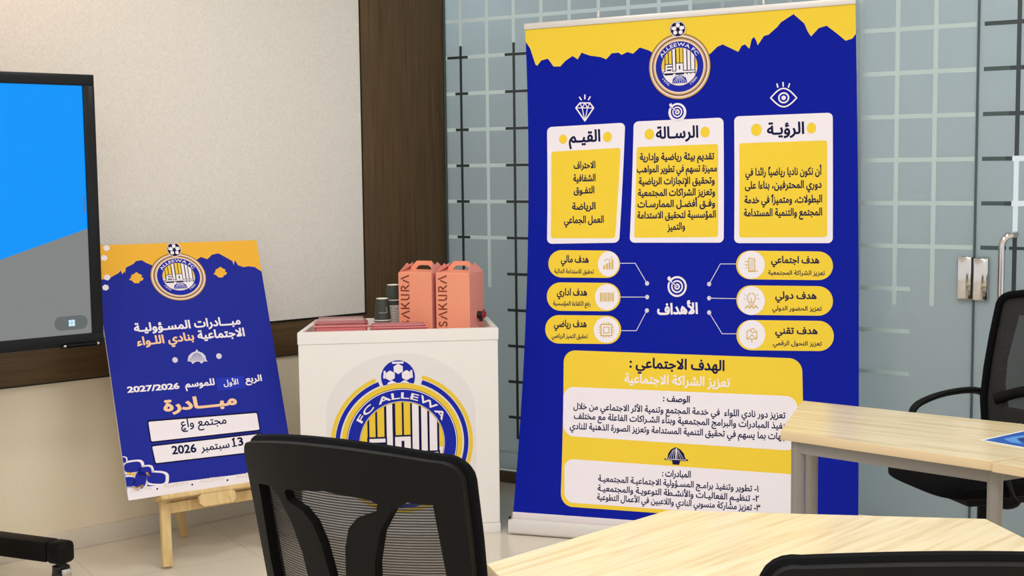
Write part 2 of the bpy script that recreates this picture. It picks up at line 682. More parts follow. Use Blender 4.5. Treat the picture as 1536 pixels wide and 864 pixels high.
class Art:
    """printed artwork: flat inks on layers, in metres on the printed face"""

    def __init__(self):
        self.parts = []

    def raw(self, ink, lay, vs, fs):
        self.parts.append((ink, lay, vs, fs))

    def poly(self, ink, lay, pts, holes=()):
        loops = [[Vector((p[0], p[1], 0)) for p in pts]] + [[Vector((p[0], p[1], 0)) for p in h] for h in holes]
        self.raw(ink, lay, [(v.x, v.y) for lp in loops for v in lp], [tuple(t) for t in tessellate_polygon(loops)])

    def disc(self, ink, lay, c, rx, ry=None, n=48):
        ry = ry or rx
        self.raw(ink, lay, [(c[0] + rx * math.cos(2 * PI * i / n), c[1] + ry * math.sin(2 * PI * i / n)) for i in range(n)], [tuple(range(n))])

    def arc(self, ink, lay, c, r0, r1, a0, a1, n=48, sx=1.0, sy=1.0):
        vs = []
        for i in range(n + 1):
            a = a0 + (a1 - a0) * i / n
            vs += [(c[0] + sx * r0 * math.sin(a), c[1] + sy * r0 * math.cos(a)), (c[0] + sx * r1 * math.sin(a), c[1] + sy * r1 * math.cos(a))]
        self.raw(ink, lay, vs, [(2 * i, 2 * i + 1, 2 * i + 3, 2 * i + 2) for i in range(n)])

    def rq(self, ink, lay, P, r):
        pts = []
        for i in range(4):
            p, a, b = Vector(P[i]), Vector(P[i - 1]), Vector(P[(i + 1) % 4])
            u, v = (a - p).normalized(), (b - p).normalized()
            rr = min(r, (a - p).length * 0.49, (b - p).length * 0.49)
            s, e = p + u * rr, p + v * rr
            c = p + (u + v) * rr
            for k in range(9):
                t = k / 8 * PI / 2
                pts.append(c + (s - c) * math.cos(t) + (e - c) * math.sin(t))
        self.poly(ink, lay, pts)

    def line(self, ink, lay, pts, w):
        for k, (a, b) in enumerate(zip(pts, pts[1:])):
            a, b = Vector(a), Vector(b)
            d = b - a
            if d.length < 1e-6:
                continue
            d.normalize()
            a = a - d * w * 0.3
            b = b + d * w * 0.3
            n = Vector((-d.y, d.x)) * w / 2
            self.raw(ink, lay + 0.2 * (k % 3), [tuple(a + n), tuple(a - n), tuple(b - n), tuple(b + n)], [(0, 1, 2, 3)])

    def text(self, ink, lay, s, a, b, h, wt):
        g, x0, x1 = layout(s, wt)
        a, b = Vector(a), Vector(b)
        d = b - a
        sx = d.length / (x1 - x0)
        d.normalize()
        n = Vector((-d.y, d.x))
        sy = h / CAP
        for k, (px, (vs, fs, adv)) in enumerate(g):
            self.raw(ink, lay + 0.25 * (k % 2), [tuple(a + d * (px + v[0] - x0) * sx + n * v[1] * sy) for v in vs], fs)

    def arc_text(self, ink, lay, s, c, r, h, a0, a1, wt, flip=False, sx=1.0, sy=1.0):
        """letters standing along a circle, from angle a0 to a1 measured clockwise from the top"""
        g, x0, x1 = layout(s, wt)
        for px, (vs, fs, adv) in g:
            if not vs:
                continue
            m = (min(v[0] for v in vs) + max(v[0] for v in vs)) / 2
            a = a0 + (a1 - a0) * ((px + m - x0) / (x1 - x0))
            k = h / CAP
            kx = abs(a1 - a0) * r / (x1 - x0)
            out = []
            for v in vs:
                lx, ly = (v[0] - m) * kx, v[1] * k
                if flip:
                    X = math.sin(a) * (r - ly) - math.cos(a) * lx
                    Y = math.cos(a) * (r - ly) + math.sin(a) * lx
                else:
                    X = math.sin(a) * (r + ly) + math.cos(a) * lx
                    Y = math.cos(a) * (r + ly) - math.sin(a) * lx
                out.append((c[0] + X * sx, c[1] + Y * sy))
            self.raw(ink, lay, out, fs)

    def ball(self, lay, c, r, ink='royal', sx=1.0, sy=1.0):
        D = lambda q, l, p, rr: self.disc(q, l, (c[0] + p[0] * r * sx, c[1] + p[1] * r * sy), rr * r * sx, rr * r * sy, 32)
        D(ink, lay, (0, 0), 1.0)

        def ng(q, l, p, rr, n, a):
            self.poly(q, l, [(c[0] + sx * r * (p[0] + rr * math.sin(a + 2 * PI * i / n)), c[1] + sy * r * (p[1] + rr * math.cos(a + 2 * PI * i / n))) for i in range(n)])
        for (x, y, rr) in ((0.02, 0.49, .31), (-.46, .1, .31), (.50, .1, .31), (-.36, -.48, .30), (.38, -.48, .30)):
            ng('white', lay + 1, (x, y), rr, 6, 0)
        for x in (-.78, .78):
            self.line('white', lay + 1, [(c[0] + sx * r * x, c[1] + sy * r * .36), (c[0] + sx * r * x * 1.04, c[1] - sy * r * .02)], r * .12)
        self.line('white', lay + 1, [(c[0] - sx * r * .3, c[1] + sy * r * .86), (c[0] + sx * r * .3, c[1] + sy * r * .86)], r * .12)
        ng(ink, lay + 2, (0.02, -.1), .24, 5, 0)

    def kufic(self, lay, c, r, sx, sy, big):
        """inner field: striped yellow and white columns with square lettering"""
        def rect(q, l, x0, y0, x1, y1):
            self.poly(q, l, [(c[0] + sx * r * x, c[1] + sy * r * y) for x, y in ((x0, y0), (x1, y0), (x1, y1), (x0, y1))])

        def col(q, l, x0, x1, yb, yt=None):
            # a column clipped by the circle at its top
            e = 0.985
            P = [(x0, yb), (x1, yb)]
            for i in range(7):
                x = x1 + (x0 - x1) * i / 6
                y = math.sqrt(max(0, e * e - x * x))
                P.append((x, min(y, yt) if yt is not None else y))
            self.poly(q, l, [(c[0] + sx * r * x, c[1] + sy * r * y) for x, y in P])
        self.disc('lemon', lay, c, r * sx, r * sy, 64)
        # white lower field
        pts = [(math.cos(a) * .985, math.sin(a) * .985) for a in [PI + .12 + (PI - .24) * i / 24 for i in range(25)]]
        self.poly('white', lay + 1, [(c[0] + sx * r * x, c[1] + sy * r * y) for x, y in pts])
        n = 'navy'
        for (a, b) in ((-.82, -.775), (-.63, -.585), (-.19, -.155), (0, .045)):
            col(n, lay + 1, a, b, .1)
        for (a, b) in ((-.42, -.17), (.20, .45), (.42, .65), (.61, .885)):
            col(n, lay + 2, a, b, -.42)
        for (a, b) in ((-.365, -.225), (.245, .40), (.46, .605), (.655, .835)):
            col('white', lay + 3, a, b, -.42)
        # square blocks of the low letters
        for (x0, y0, x1, y1) in ((-.83, -.42, -.36, .17), (-.22, -.42, .24, .20), (-.92, -.36, .9, -.2)):
            rect(n, lay + 4, x0, y0, x1, y1)
        for (x0, y0, x1, y1) in ((-.78, -.30, -.40, .13), (-.17, -.30, .20, .16), (-.88, -.32, .86, -.24)):
            rect('white', lay + 5, x0, y0, x1, y1)
        rect(n, lay + 6, -.70, -.20, -.45, -.12)
        rect(n, lay + 6, -.70, -.02, -.40, .04)
        rect(n, lay + 6, -.02, -.15, .05, .06)
        # domed tent over an open book
        if not big:
            dome = [(-.42, -.86), (-.36, -.62), (-.2, -.5), (0, -.45), (.2, -.5), (.36, -.62), (.42, -.86)]
            self.poly('royal', lay + 7, [(c[0] + sx * r * x, c[1] + sy * r * y) for x, y in dome])
            for i in range(-3, 4):
                self.line('pale', lay + 8, [(c[0] + sx * r * i * .04, c[1] + sy * r * -.5), (c[0] + sx * r * i * .12, c[1] + sy * r * -.84)], r * .03)

    def crest_small(self, lay, c, rx, ry):
        sx, sy = 1.0, ry / rx
        for q, rr in (('navy', 1.0), ('tan', .985), ('cream', .95), ('navy', .885), ('tan', .86), ('cream', .82), ('navy', .765), ('royal', .755)):
            self.disc(q, lay, c, rx * rr * sx, rx * rr * sy, 64)
            lay += 1
        self.arc_text('white', lay, 'ALLEEWA FC', c, rx * .62, rx * .105, R(-62), R(62), .012, sx=sx, sy=sy)
        self.arc_text('pale', lay, '1976', c, rx * .67, rx * .07, R(238), R(212), .006, flip=True, sx=sx, sy=sy)
        self.arc_text('pale', lay, '1986', c, rx * .67, rx * .07, R(148), R(122), .006, flip=True, sx=sx, sy=sy)
        self.kufic(lay, c, rx * .575, sx, sy, False)
        # ball standing on the top of the ring
        bc = (c[0] - rx * .02, c[1] + ry * 1.14)
        self.disc('cream', lay, bc, rx * .265, rx * .265, 32)
        self.ball(lay + 1, bc, rx * .235, 'navy')

    def spec(self, items):
        for it in items:
            k, ink, lay = it[0], it[1], it[2]
            if k == 'poly':
                self.poly(ink, lay, it[3])
            elif k == 'rq':
                self.rq(ink, lay, it[3], it[4])
            elif k == 'disc':
                self.disc(ink, lay, it[3], it[4], it[5])
            elif k == 'crest_small':
                self.crest_small(lay, it[3], it[4], it[5])
            elif k == 'line':
                self.line(ink, lay, it[3], it[4])
            elif k == 'text':
                self.text(ink, lay, it[3], it[4], it[5], it[6], it[7])

    def emit(self, mb, fmap, eps=0.0004, rows=None):
        """lay the inks on a face: fmap(a, b, offset) gives the point in the object's space"""
        for ink, lay, vs, fs in self.parts:
            t = bmesh.new()
            bv = [t.verts.new((v[0], v[1], 0)) for v in vs]
            for f in fs:
                try:
                    t.faces.new([bv[i] for i in f])
                except ValueError:
                    pass
            if rows and vs:
                lo, hi = min(v[1] for v in vs), max(v[1] for v in vs)
                if hi - lo > rows:
                    k = math.ceil(lo / rows) * rows
                    while k < hi:
                        bmesh.ops.bisect_plane(t, geom=list(t.verts) + list(t.edges) + list(t.faces), plane_co=(0, k, 0), plane_no=(0, 1, 0))
                        k += rows
            for v in t.verts:
                v.co = Vector(fmap(v.co.x, v.co.y, lay * eps))
            mb.add(t, M[ink])


# printed artwork in metres on each face
BANNER_ART = [["poly","yellow",1,[[0.0,1.9923],[0.0024,1.9923],[0.0182,1.9668],[0.0403,1.8923],[0.0481,1.8888],[0.0656,1.9101],[0.0953,1.9158],[0.1186,1.8803],[0.1479,1.8784],[0.1731,1.9028],[0.2028,1.9201],[0.2245,1.9042],[0.2419,1.9318],[0.2751,1.917],[0.3228,1.9071],[0.3464,1.896],[0.3709,1.92],[0.3994,1.9209],[0.4134,1.9104],[0.4373,1.9211],[0.4606,1.9119],[0.4896,1.9363],[0.5266,1.9215],[0.6407,1.8436],[0.7792,1.8902],[0.807,1.9159],[0.8299,1.9253],[0.892,1.8899],[0.906,1.9136],[0.9195,1.919],[0.9369,1.8996],[0.9467,1.938],[0.9558,1.9465],[0.9643,1.9322],[0.9701,1.9118],[0.9957,1.9481],[1.0135,1.9513],[1.0494,1.9803],[1.0629,1.9972],[1.1134,2.0265],[1.1543,1.9858],[1.1667,1.9536],[1.1792,1.9321],[1.2101,1.9637],[1.2404,1.9704],[1.2741,1.9412],[1.312,1.9057],[1.3376,1.9127],[1.3513,1.9311],[1.3513,2.05],[0.0,2.05]]],
["crest_small","crest",2,[0.6527,1.8447],0.1282,0.1375],
["line","white",2,[[0.2115,1.6955],[0.2293,1.7159],[0.2718,1.7136],[0.2877,1.6915],[0.2492,1.6375],[0.2115,1.6955]],0.0058],
["line","white",2,[[0.2115,1.6955],[0.2877,1.6915]],0.0039],
["line","white",2,[[0.2293,1.7159],[0.2386,1.6941],[0.2492,1.6375],[0.2617,1.6929],[0.2718,1.7136]],0.0039],
["line","white",2,[[0.2386,1.6941],[0.2506,1.7147],[0.2617,1.6929]],0.0039],
["line","white",2,[[0.2279,1.7411],[0.2354,1.7291]],0.0058],
["line","white",2,[[0.2513,1.7494],[0.2509,1.7321]],0.0058],
["line","white",2,[[0.2743,1.7404],[0.2663,1.7274]],0.0058],
["line","white",2,[[1.0175,1.6948],[1.024,1.7019],[1.0305,1.7087],[1.037,1.7149],[1.0435,1.7204],[1.0499,1.7248],[1.0564,1.7279],[1.0628,1.7297],[1.0692,1.7301],[1.0755,1.729],[1.0819,1.7265],[1.0882,1.7226],[1.0944,1.7175],[1.1007,1.7114],[1.1069,1.7045],[1.1132,1.697],[1.1194,1.6892]],0.0055],
["line","white",2,[[1.0175,1.6948],[1.0238,1.6873],[1.0301,1.6801],[1.0364,1.6735],[1.0427,1.6676],[1.049,1.6628],[1.0553,1.6591],[1.0617,1.6567],[1.068,1.6556],[1.0744,1.656],[1.0808,1.6577],[1.0872,1.6608],[1.0936,1.665],[1.1001,1.6701],[1.1065,1.676],[1.1129,1.6825],[1.1194,1.6892]],0.0055],
["disc","white",2,[1.0686,1.692],0.022,0.0227],
["disc","blue",3,[1.0686,1.692],0.0158,0.0163],
["disc","white",4,[1.0686,1.692],0.0088,0.0091],
["line","white",2,[[1.0431,1.7498],[1.0464,1.736]],0.0055],
["line","white",2,[[1.0669,1.7547],[1.0676,1.7384]],0.0054],
["line","white",2,[[1.0923,1.7478],[1.0877,1.7336]],0.0054],
["rq","white",2,[[0.084,1.6182],[0.4212,1.6216],[0.3946,1.1114],[0.0846,1.1099]],0.0216],
["rq","white",2,[[0.4572,1.6246],[0.8277,1.6236],[0.8258,1.1068],[0.439,1.111]],0.0208],
["rq","white",2,[[0.871,1.6261],[1.258,1.6225],[1.2536,1.1005],[0.8681,1.1045]],0.0198],
["disc","white",2,[0.6398,1.6544],0.0369,0.0394],
["disc","white",3,[0.6398,1.6563],0.0332,0.0365],
["disc","blue",4,[0.6398,1.6563],0.0266,0.0292],
["disc","white",5,[0.6398,1.6563],0.0206,0.0226],
["disc","blue",6,[0.6398,1.6563],0.0153,0.0168],
["disc","white",7,[0.6398,1.6563],0.01,0.0109],
["disc","blue",8,[0.6398,1.6563],0.0047,0.0051],
["line","blue",9,[[0.6086,1.6833],[0.6398,1.6563]],0.0074],
["line","white",10,[[0.6086,1.6843],[0.6398,1.6563]],0.0034],
["poly","white",10,[[0.607,1.6901],[0.6155,1.6947],[0.6235,1.6757],[0.6118,1.678]]],
["rq","yellow",3,[[0.1015,1.5099],[0.4009,1.5155],[0.3774,1.1306],[0.1008,1.134]],0.0118],
["rq","yellow",3,[[0.469,1.5156],[0.8046,1.5152],[0.8032,1.1301],[0.4576,1.1315]],0.0113],
["rq","yellow",3,[[0.8903,1.5145],[1.2352,1.5122],[1.2322,1.1248],[0.8886,1.1272]],0.0108],
["disc","yellow",3,[0.1539,1.5624],0.0176,0.0201],
["disc","yellow",3,[0.3452,1.5638],0.0191,0.0221],
["disc","yellow",3,[0.5222,1.5675],0.0197,0.0229],
["disc","yellow",3,[0.7524,1.5667],0.0191,0.0225],
["disc","yellow",3,[0.9589,1.5668],0.0214,0.0253],
["disc","yellow",3,[1.1752,1.5643],0.0182,0.0218],
["text","navy",3,"القيـم",[0.1781,1.5468],[0.3153,1.5478],0.0483,0.031],
["text","navy",3,"الرسـالة",[0.5491,1.5483],[0.7248,1.5465],0.047,0.031],
["text","navy",3,"الرؤيـة",[1.0004,1.5457],[1.1471,1.5439],0.0455,0.031],
["text","navy",4,"الاحتراف",[0.1987,1.4334],[0.2924,1.4331],0.029,0.031],
["text","navy",4,"الشفافية",[0.1966,1.3772],[0.2932,1.3772],0.029,0.031],
["text","navy",4,"التفـوق",[0.1986,1.3248],[0.2883,1.3254],0.029,0.031],
["text","navy",4,"الرياضة",[0.1921,1.2553],[0.2934,1.2561],0.0289,0.031],
["text","navy",4,"العمل الجماعي",[0.1576,1.198],[0.3292,1.198],0.0289,0.031],
["text","navy",4,"تقديم بيئة رياضية وإدارية",[0.4808,1.459],[0.7886,1.4526],0.0282,0.031],
["text","navy",4,"مميزة تسهم في تطوير المواهب",[0.4683,1.4081],[0.7991,1.4021],0.0282,0.031],
["text","navy",4,"وتحقيق الإنجازات الرياضية",[0.4756,1.3566],[0.7898,1.3523],0.0282,0.031],
["text","navy",4,"وتعزيز الشراكات المجتمعية",[0.4728,1.3073],[0.7914,1.304],0.0281,0.031],
["text","navy",4,"وفـق أفضـل الممارسـات",[0.471,1.2599],[0.7913,1.2577],0.0281,0.031],
["text","navy",4,"المؤسسية لتحقيق الاستدامة",[0.4702,1.2126],[0.794,1.2114],0.0281,0.031],
["text","navy",4,"والتميز",[0.5955,1.1616],[0.6692,1.1652],0.028,0.031],
["text","navy",4,"أن نكون ناديا رياضياً رائدا في",[0.9134,1.3809],[1.2123,1.3762],0.0291,0.031],
["text","navy",4,"دوري المحترفين، بناءا على",[0.9113,1.3267],[1.2119,1.3232],0.0291,0.031],
["text","navy",4,"البطولات، ومتميزاً في خدمة",[0.9093,1.2671],[1.214,1.2647],0.0291,0.031],
["text","navy",4,"المجتمع والتنمية المستدامة",[0.9065,1.2139],[1.2137,1.2127],0.029,0.031],
["rq","yellow",2,[[0.0909,1.0829],[0.3988,1.0775],[0.4006,0.9625],[0.0936,0.9654]],0.0573],
["disc","white",3,[0.3504,1.022],0.0445,0.0531],
["text","navy",3,"هدف مالي",[0.1466,1.0305],[0.2663,1.028],0.0287,0.031],
["text","navy",3,"تحقيق الاستدامة المالية",[0.1184,0.9845],[0.2892,0.9814],0.0181,0.022],
["line","gold",4,[[0.3336,1.0012],[0.3334,1.0145]],0.0076],
["line","gold",4,[[0.345,1.0012],[0.3447,1.022]],0.0076],
["line","gold",4,[[0.3564,1.0012],[0.3559,1.0295]],0.0076],
["line","gold",4,[[0.3678,1.0011],[0.3672,1.0389]],0.0075],
["line","gold",4,[[0.3312,1.0334],[0.3443,1.0428],[0.3539,1.0371],[0.367,1.0522]],0.0028],
["rq","yellow",2,[[0.0873,0.9442],[0.4029,0.9418],[0.4056,0.8232],[0.0912,0.823]],0.0594],
["disc","white",3,[0.3466,0.8825],0.05,0.0545],
["text","navy",3,"هدف اداري",[0.1327,0.8899],[0.2627,0.8887],0.0285,0.031],
["text","navy",3,"رفع الكفاءة المؤسسية",[0.1175,0.847],[0.2782,0.8455],0.018,0.022],
["line","gold",4,[[0.3215,0.8993],[0.3224,0.8655]],0.0066],
["line","gold",4,[[0.3301,0.8994],[0.3309,0.8656]],0.0047],
["line","gold",4,[[0.3386,0.8994],[0.3394,0.8656]],0.0066],
["line","gold",4,[[0.3471,0.8994],[0.348,0.8657]],0.0047],
["line","gold",4,[[0.3557,0.8995],[0.3565,0.8657]],0.0066],
["line","gold",4,[[0.3642,0.8995],[0.365,0.8658]],0.0047],
["line","gold",4,[[0.3727,0.8996],[0.3735,0.8659]],0.0066],
["rq","yellow",2,[[0.085,0.8048],[0.4089,0.8056],[0.4123,0.6884],[0.0899,0.6849]],0.0592],
["disc","white",3,[0.3485,0.7464],0.0536,0.0539],
["text","navy",3,"هدف رياضي",[0.1247,0.7561],[0.2648,0.7563],0.0282,0.031],
["text","navy",3,"تحقيق التميز الرياضي",[0.1169,0.7099],[0.2712,0.7098],0.0178,0.022],
["line","gold",4,[[0.3252,0.7683],[0.3704,0.769],[0.3719,0.7227],[0.3267,0.7219],[0.3252,0.7683]],0.0047],
["line","gold",4,[[0.3368,0.7573],[0.3595,0.7577],[0.3602,0.7336],[0.3376,0.7332],[0.3368,0.7573]],0.0037],
["line","gold",4,[[0.3363,0.7759],[0.3365,0.7685]],0.0037],
["line","gold",4,[[0.338,0.7221],[0.3382,0.7147]],0.0037],
["line","gold",4,[[0.3179,0.7571],[0.3255,0.7572]],0.0037],
["line","gold",4,[[0.3708,0.7578],[0.3783,0.7579]],0.0037],
["line","gold",4,[[0.3476,0.7761],[0.3478,0.7687]],0.0037],
["line","gold",4,[[0.3493,0.7223],[0.3495,0.7149]],0.0037],
["line","gold",4,[[0.3183,0.7459],[0.3259,0.746]],0.0037],
["line","gold",4,[[0.3711,0.7467],[0.3786,0.7468]],0.0037],
["line","gold",4,[[0.3589,0.7762],[0.3591,0.7688]],0.0037],
["line","gold",4,[[0.3606,0.7225],[0.3608,0.7151]],0.0037],
["line","gold",4,[[0.3187,0.7348],[0.3262,0.7349]],0.0037],
["line","gold",4,[[0.3715,0.7356],[0.379,0.7357]],0.0037],
["rq","yellow",2,[[0.8762,1.0744],[1.2543,1.0669],[1.254,0.9536],[0.8768,0.9579]],0.0558],
["disc","white",3,[0.937,1.0158],0.0531,0.0563],
["text","navy",3,"هدف اجتماعي",[1.0148,1.0236],[1.2018,1.021],0.0269,0.031],
["text","navy",3,"تعزيز الشراكة المجتمعية",[1.0026,0.9768],[1.2232,0.9739],0.017,0.022],
["line","gold",4,[[0.9263,1.0431],[0.9494,1.0394],[0.9513,0.9923],[0.9265,0.9923],[0.9263,1.0431]],0.0036],
["line","gold",4,[[0.9316,1.0322],[0.9458,1.0312]],0.0027],
["line","gold",4,[[0.9317,1.024],[0.9459,1.0231]],0.0027],
["line","gold",4,[[0.9317,1.0159],[0.9459,1.0149]],0.0027],
["line","gold",4,[[0.9317,1.0077],[0.9459,1.0068]],0.0027],
["line","gold",4,[[0.9318,0.9995],[0.946,0.9986]],0.0027],
["line","gold",4,[[0.9121,1.0287],[0.9228,1.0286]],0.0036],
["line","gold",4,[[0.9121,1.0159],[0.9228,1.0159]],0.0036],
["line","gold",4,[[0.9158,1.0032],[0.9229,1.0032]],0.0036],
["line","gold",4,[[0.9247,0.9887],[0.9619,0.9904]],0.0036],
["rq","yellow",2,[[0.8779,0.9334],[1.2539,0.9298],[1.2539,0.8141],[0.8791,0.8144]],0.0572],
["disc","white",3,[0.9379,0.8715],0.0529,0.0576],
["text","navy",3,"هدف دولي",[1.0311,0.881],[1.1914,0.8802],0.0266,0.031],
["text","navy",3,"تعزيز الحضور الدولي",[1.02,0.8346],[1.2112,0.8338],0.0168,0.022],
["line","gold",4,[[0.9377,0.9021],[0.9453,0.8997],[0.9511,0.893],[0.9537,0.8838],[0.9524,0.8741],[0.9475,0.8665],[0.9402,0.8627],[0.9324,0.8637],[0.9259,0.8693],[0.9223,0.878],[0.9225,0.8878],[0.9265,0.8962],[0.9332,0.9012]],0.0036],
["line","gold",4,[[0.9291,0.8643],[0.931,0.8535],[0.9451,0.8536],[0.9468,0.8644]],0.0036],
["line","gold",4,[[0.9134,0.8408],[0.9222,0.8516],[0.9311,0.841],[0.9381,0.85],[0.947,0.8411],[0.9557,0.8519],[0.9629,0.8412]],0.0045],
["line","gold",4,[[0.9378,0.8823],[0.938,0.8643]],0.0036],
["line","gold",4,[[0.9111,0.8965],[0.9165,0.8911]],0.0027],
["line","gold",4,[[0.9077,0.8785],[0.9148,0.8785]],0.0027],
["line","gold",4,[[0.9642,0.8968],[0.959,0.8914]],0.0027],
["line","gold",4,[[0.9679,0.8789],[0.9608,0.8788]],0.0027],
["rq","yellow",2,[[0.8793,0.7938],[1.2573,0.7941],[1.2575,0.6771],[0.881,0.6735]],0.0583],
["disc","white",3,[0.9411,0.7367],0.0527,0.0569],
["text","navy",3,"هدف تقني",[1.0321,0.7418],[1.1961,0.7426],0.0263,0.031],
["text","navy",3,"تعزيز التحول الرقمي",[1.0238,0.6967],[1.2116,0.6977],0.0166,0.022],
["line","gold",4,[[0.9215,0.7489],[0.9338,0.7544],[0.9427,0.7439],[0.9603,0.7495],[0.9606,0.7193],[0.9219,0.7187],[0.9215,0.7489]],0.0036],
["line","gold",4,[[0.9237,0.7187],[0.9411,0.735],[0.9589,0.7193]],0.0035],
["line","gold",4,[[0.9355,0.7562],[0.946,0.7617],[0.9532,0.7529]],0.0036],
["line","gold",4,[[0.9413,0.719],[0.9414,0.7066]],0.0035],
["line","pale",2,[[0.3996,1.0246],[0.4635,1.0243],[0.5144,0.9401]],0.003],
["disc","pale",2,[0.5144,0.9401],0.0084,0.0093],
["line","pale",2,[[0.4042,0.8829],[0.5154,0.8835]],0.003],
["disc","pale",2,[0.5154,0.8835],0.0084,0.0093],
["line","pale",2,[[0.4106,0.7436],[0.474,0.7446],[0.5156,0.828]],0.003],
["disc","pale",2,[0.5156,0.828],0.0083,0.0092],
["line","pale",2,[[0.8764,1.0197],[0.8127,1.02],[0.7683,0.9378]],0.0029],
["disc","pale",2,[0.7683,0.9378],0.0081,0.0091],
["line","pale",2,[[0.8784,0.8792],[0.769,0.8804]],0.0029],
["disc","pale",2,[0.769,0.8804],0.0081,0.0091],
["line","pale",2,[[0.8801,0.7384],[0.8231,0.7375],[0.7698,0.8223]],0.0029],
["disc","pale",2,[0.7698,0.8223],0.0081,0.0091],
["disc","white",2,[0.6383,0.9274],0.0393,0.0428],
["disc","blue",3,[0.6383,0.9274],0.0315,0.0343],
["disc","white",4,[0.6383,0.9274],0.0244,0.0265],
["disc","blue",5,[0.6383,0.9274],0.0181,0.0197],
["disc","white",6,[0.6383,0.9274],0.0118,0.0128],
["disc","blue",7,[0.6383,0.9274],0.0055,0.006],
["line","blue",8,[[0.6003,0.9571],[0.6383,0.9274]],0.0088],
["line","white",9,[[0.6003,0.9583],[0.6383,0.9274]],0.004],
["poly","white",9,[[0.5982,0.9651],[0.6081,0.9711],[0.6183,0.9492],[0.6044,0.9512]]],
["text","white",2,"الأهداف",[0.5585,0.8128],[0.7247,0.8182],0.0421,0.04],
["rq","yellow",1,[[0.1707,0.6588],[1.1364,0.6461],[1.1558,0.0328],[0.1954,0.0351]],0.0497],
["rq","white",2,[[0.176,0.5082],[1.1215,0.5002],[1.1243,0.2946],[0.1876,0.3095]],0.0456],
["rq","white",2,[[0.1983,0.2195],[1.1342,0.2076],[1.1414,0.0478],[0.2109,0.0507]],0.0374],
["text","navy",2,"الهدف الاجتماعي :",[0.4497,0.5946],[0.8353,0.5914],0.0394,0.031],
["text","white",2,"تعزيز الشراكة الاجتماعية",[0.4307,0.5325],[0.8579,0.5279],0.0356,0.025],
["text","navy",3,"الوصف :",[0.5921,0.4637],[0.7004,0.4622],0.0247,0.031],
["text","navy",3,"تعزيز دور نادي اللواء  في خدمة المجتمع وتنمية الأثر الاجتماعي من خلال",[0.2235,0.4198],[1.0756,0.4151],0.0245,0.025],
["text","navy",3,"وتنفيذ المبادرات والبرامج المجتمعية وبناء الشـراكات الفاعلة مع مختلف",[0.2276,0.3803],[1.0992,0.3755],0.0244,0.025],
["text","navy",3,"الجهات بما يسهم في تحقيق التنمية المستدامة وتعزيز الصورة الذهنية للنادي",[0.2131,0.3393],[1.0956,0.335],0.0243,0.025],
["text","navy",3,"المبادرات :",[0.6008,0.1734],[0.7145,0.1746],0.0237,0.031],
["text","navy",3,"١- تطوير وتنفيذ برامـج المسـؤولية الاجتماعيـة المجتمعيـة",[0.3432,0.1402],[0.979,0.1365],0.0227,0.025],
["text","navy",3,"٢- تنظيـم الفعاليـات والأنشـطة التوعويـة والمجتمعيـة",[0.3429,0.1032],[0.9817,0.1006],0.0226,0.025],
["text","navy",3,"٣- تعزيز مشاركة منسوبي النادي واللاعبين في الأعمال التطوعية",[0.3434,0.0691],[0.9869,0.0676],0.0224,0.025],
["poly","navy",2,[[0.6048,0.2402],[0.619,0.2427],[0.6218,0.2617],[0.6327,0.2777],[0.6503,0.2863],[0.6694,0.2786],[0.6843,0.263],[0.6903,0.2446],[0.703,0.2401],[0.6996,0.2357],[0.6703,0.235],[0.6665,0.2195],[0.6415,0.2199],[0.6373,0.235],[0.6077,0.2361]]],
["line","pale",3,[[0.64,0.2746],[0.6227,0.2411]],0.0017],
["line","pale",3,[[0.6435,0.2765],[0.6325,0.2416]],0.0017],
["line","pale",3,[[0.647,0.2784],[0.6423,0.2421]],0.0017],
["line","pale",3,[[0.6505,0.2803],[0.6521,0.2426]],0.0017],
["line","pale",3,[[0.6542,0.2787],[0.6619,0.2431]],0.0017],
["line","pale",3,[[0.6578,0.2772],[0.6717,0.2436]],0.0017],
["line","pale",3,[[0.6615,0.2756],[0.6815,0.2441]],0.0017],
["line","pale",3,[[0.6138,0.239],[0.6941,0.2396]],0.0026],
["line","white",4,[[0.6532,0.2813],[0.653,0.2427]],0.0043]]

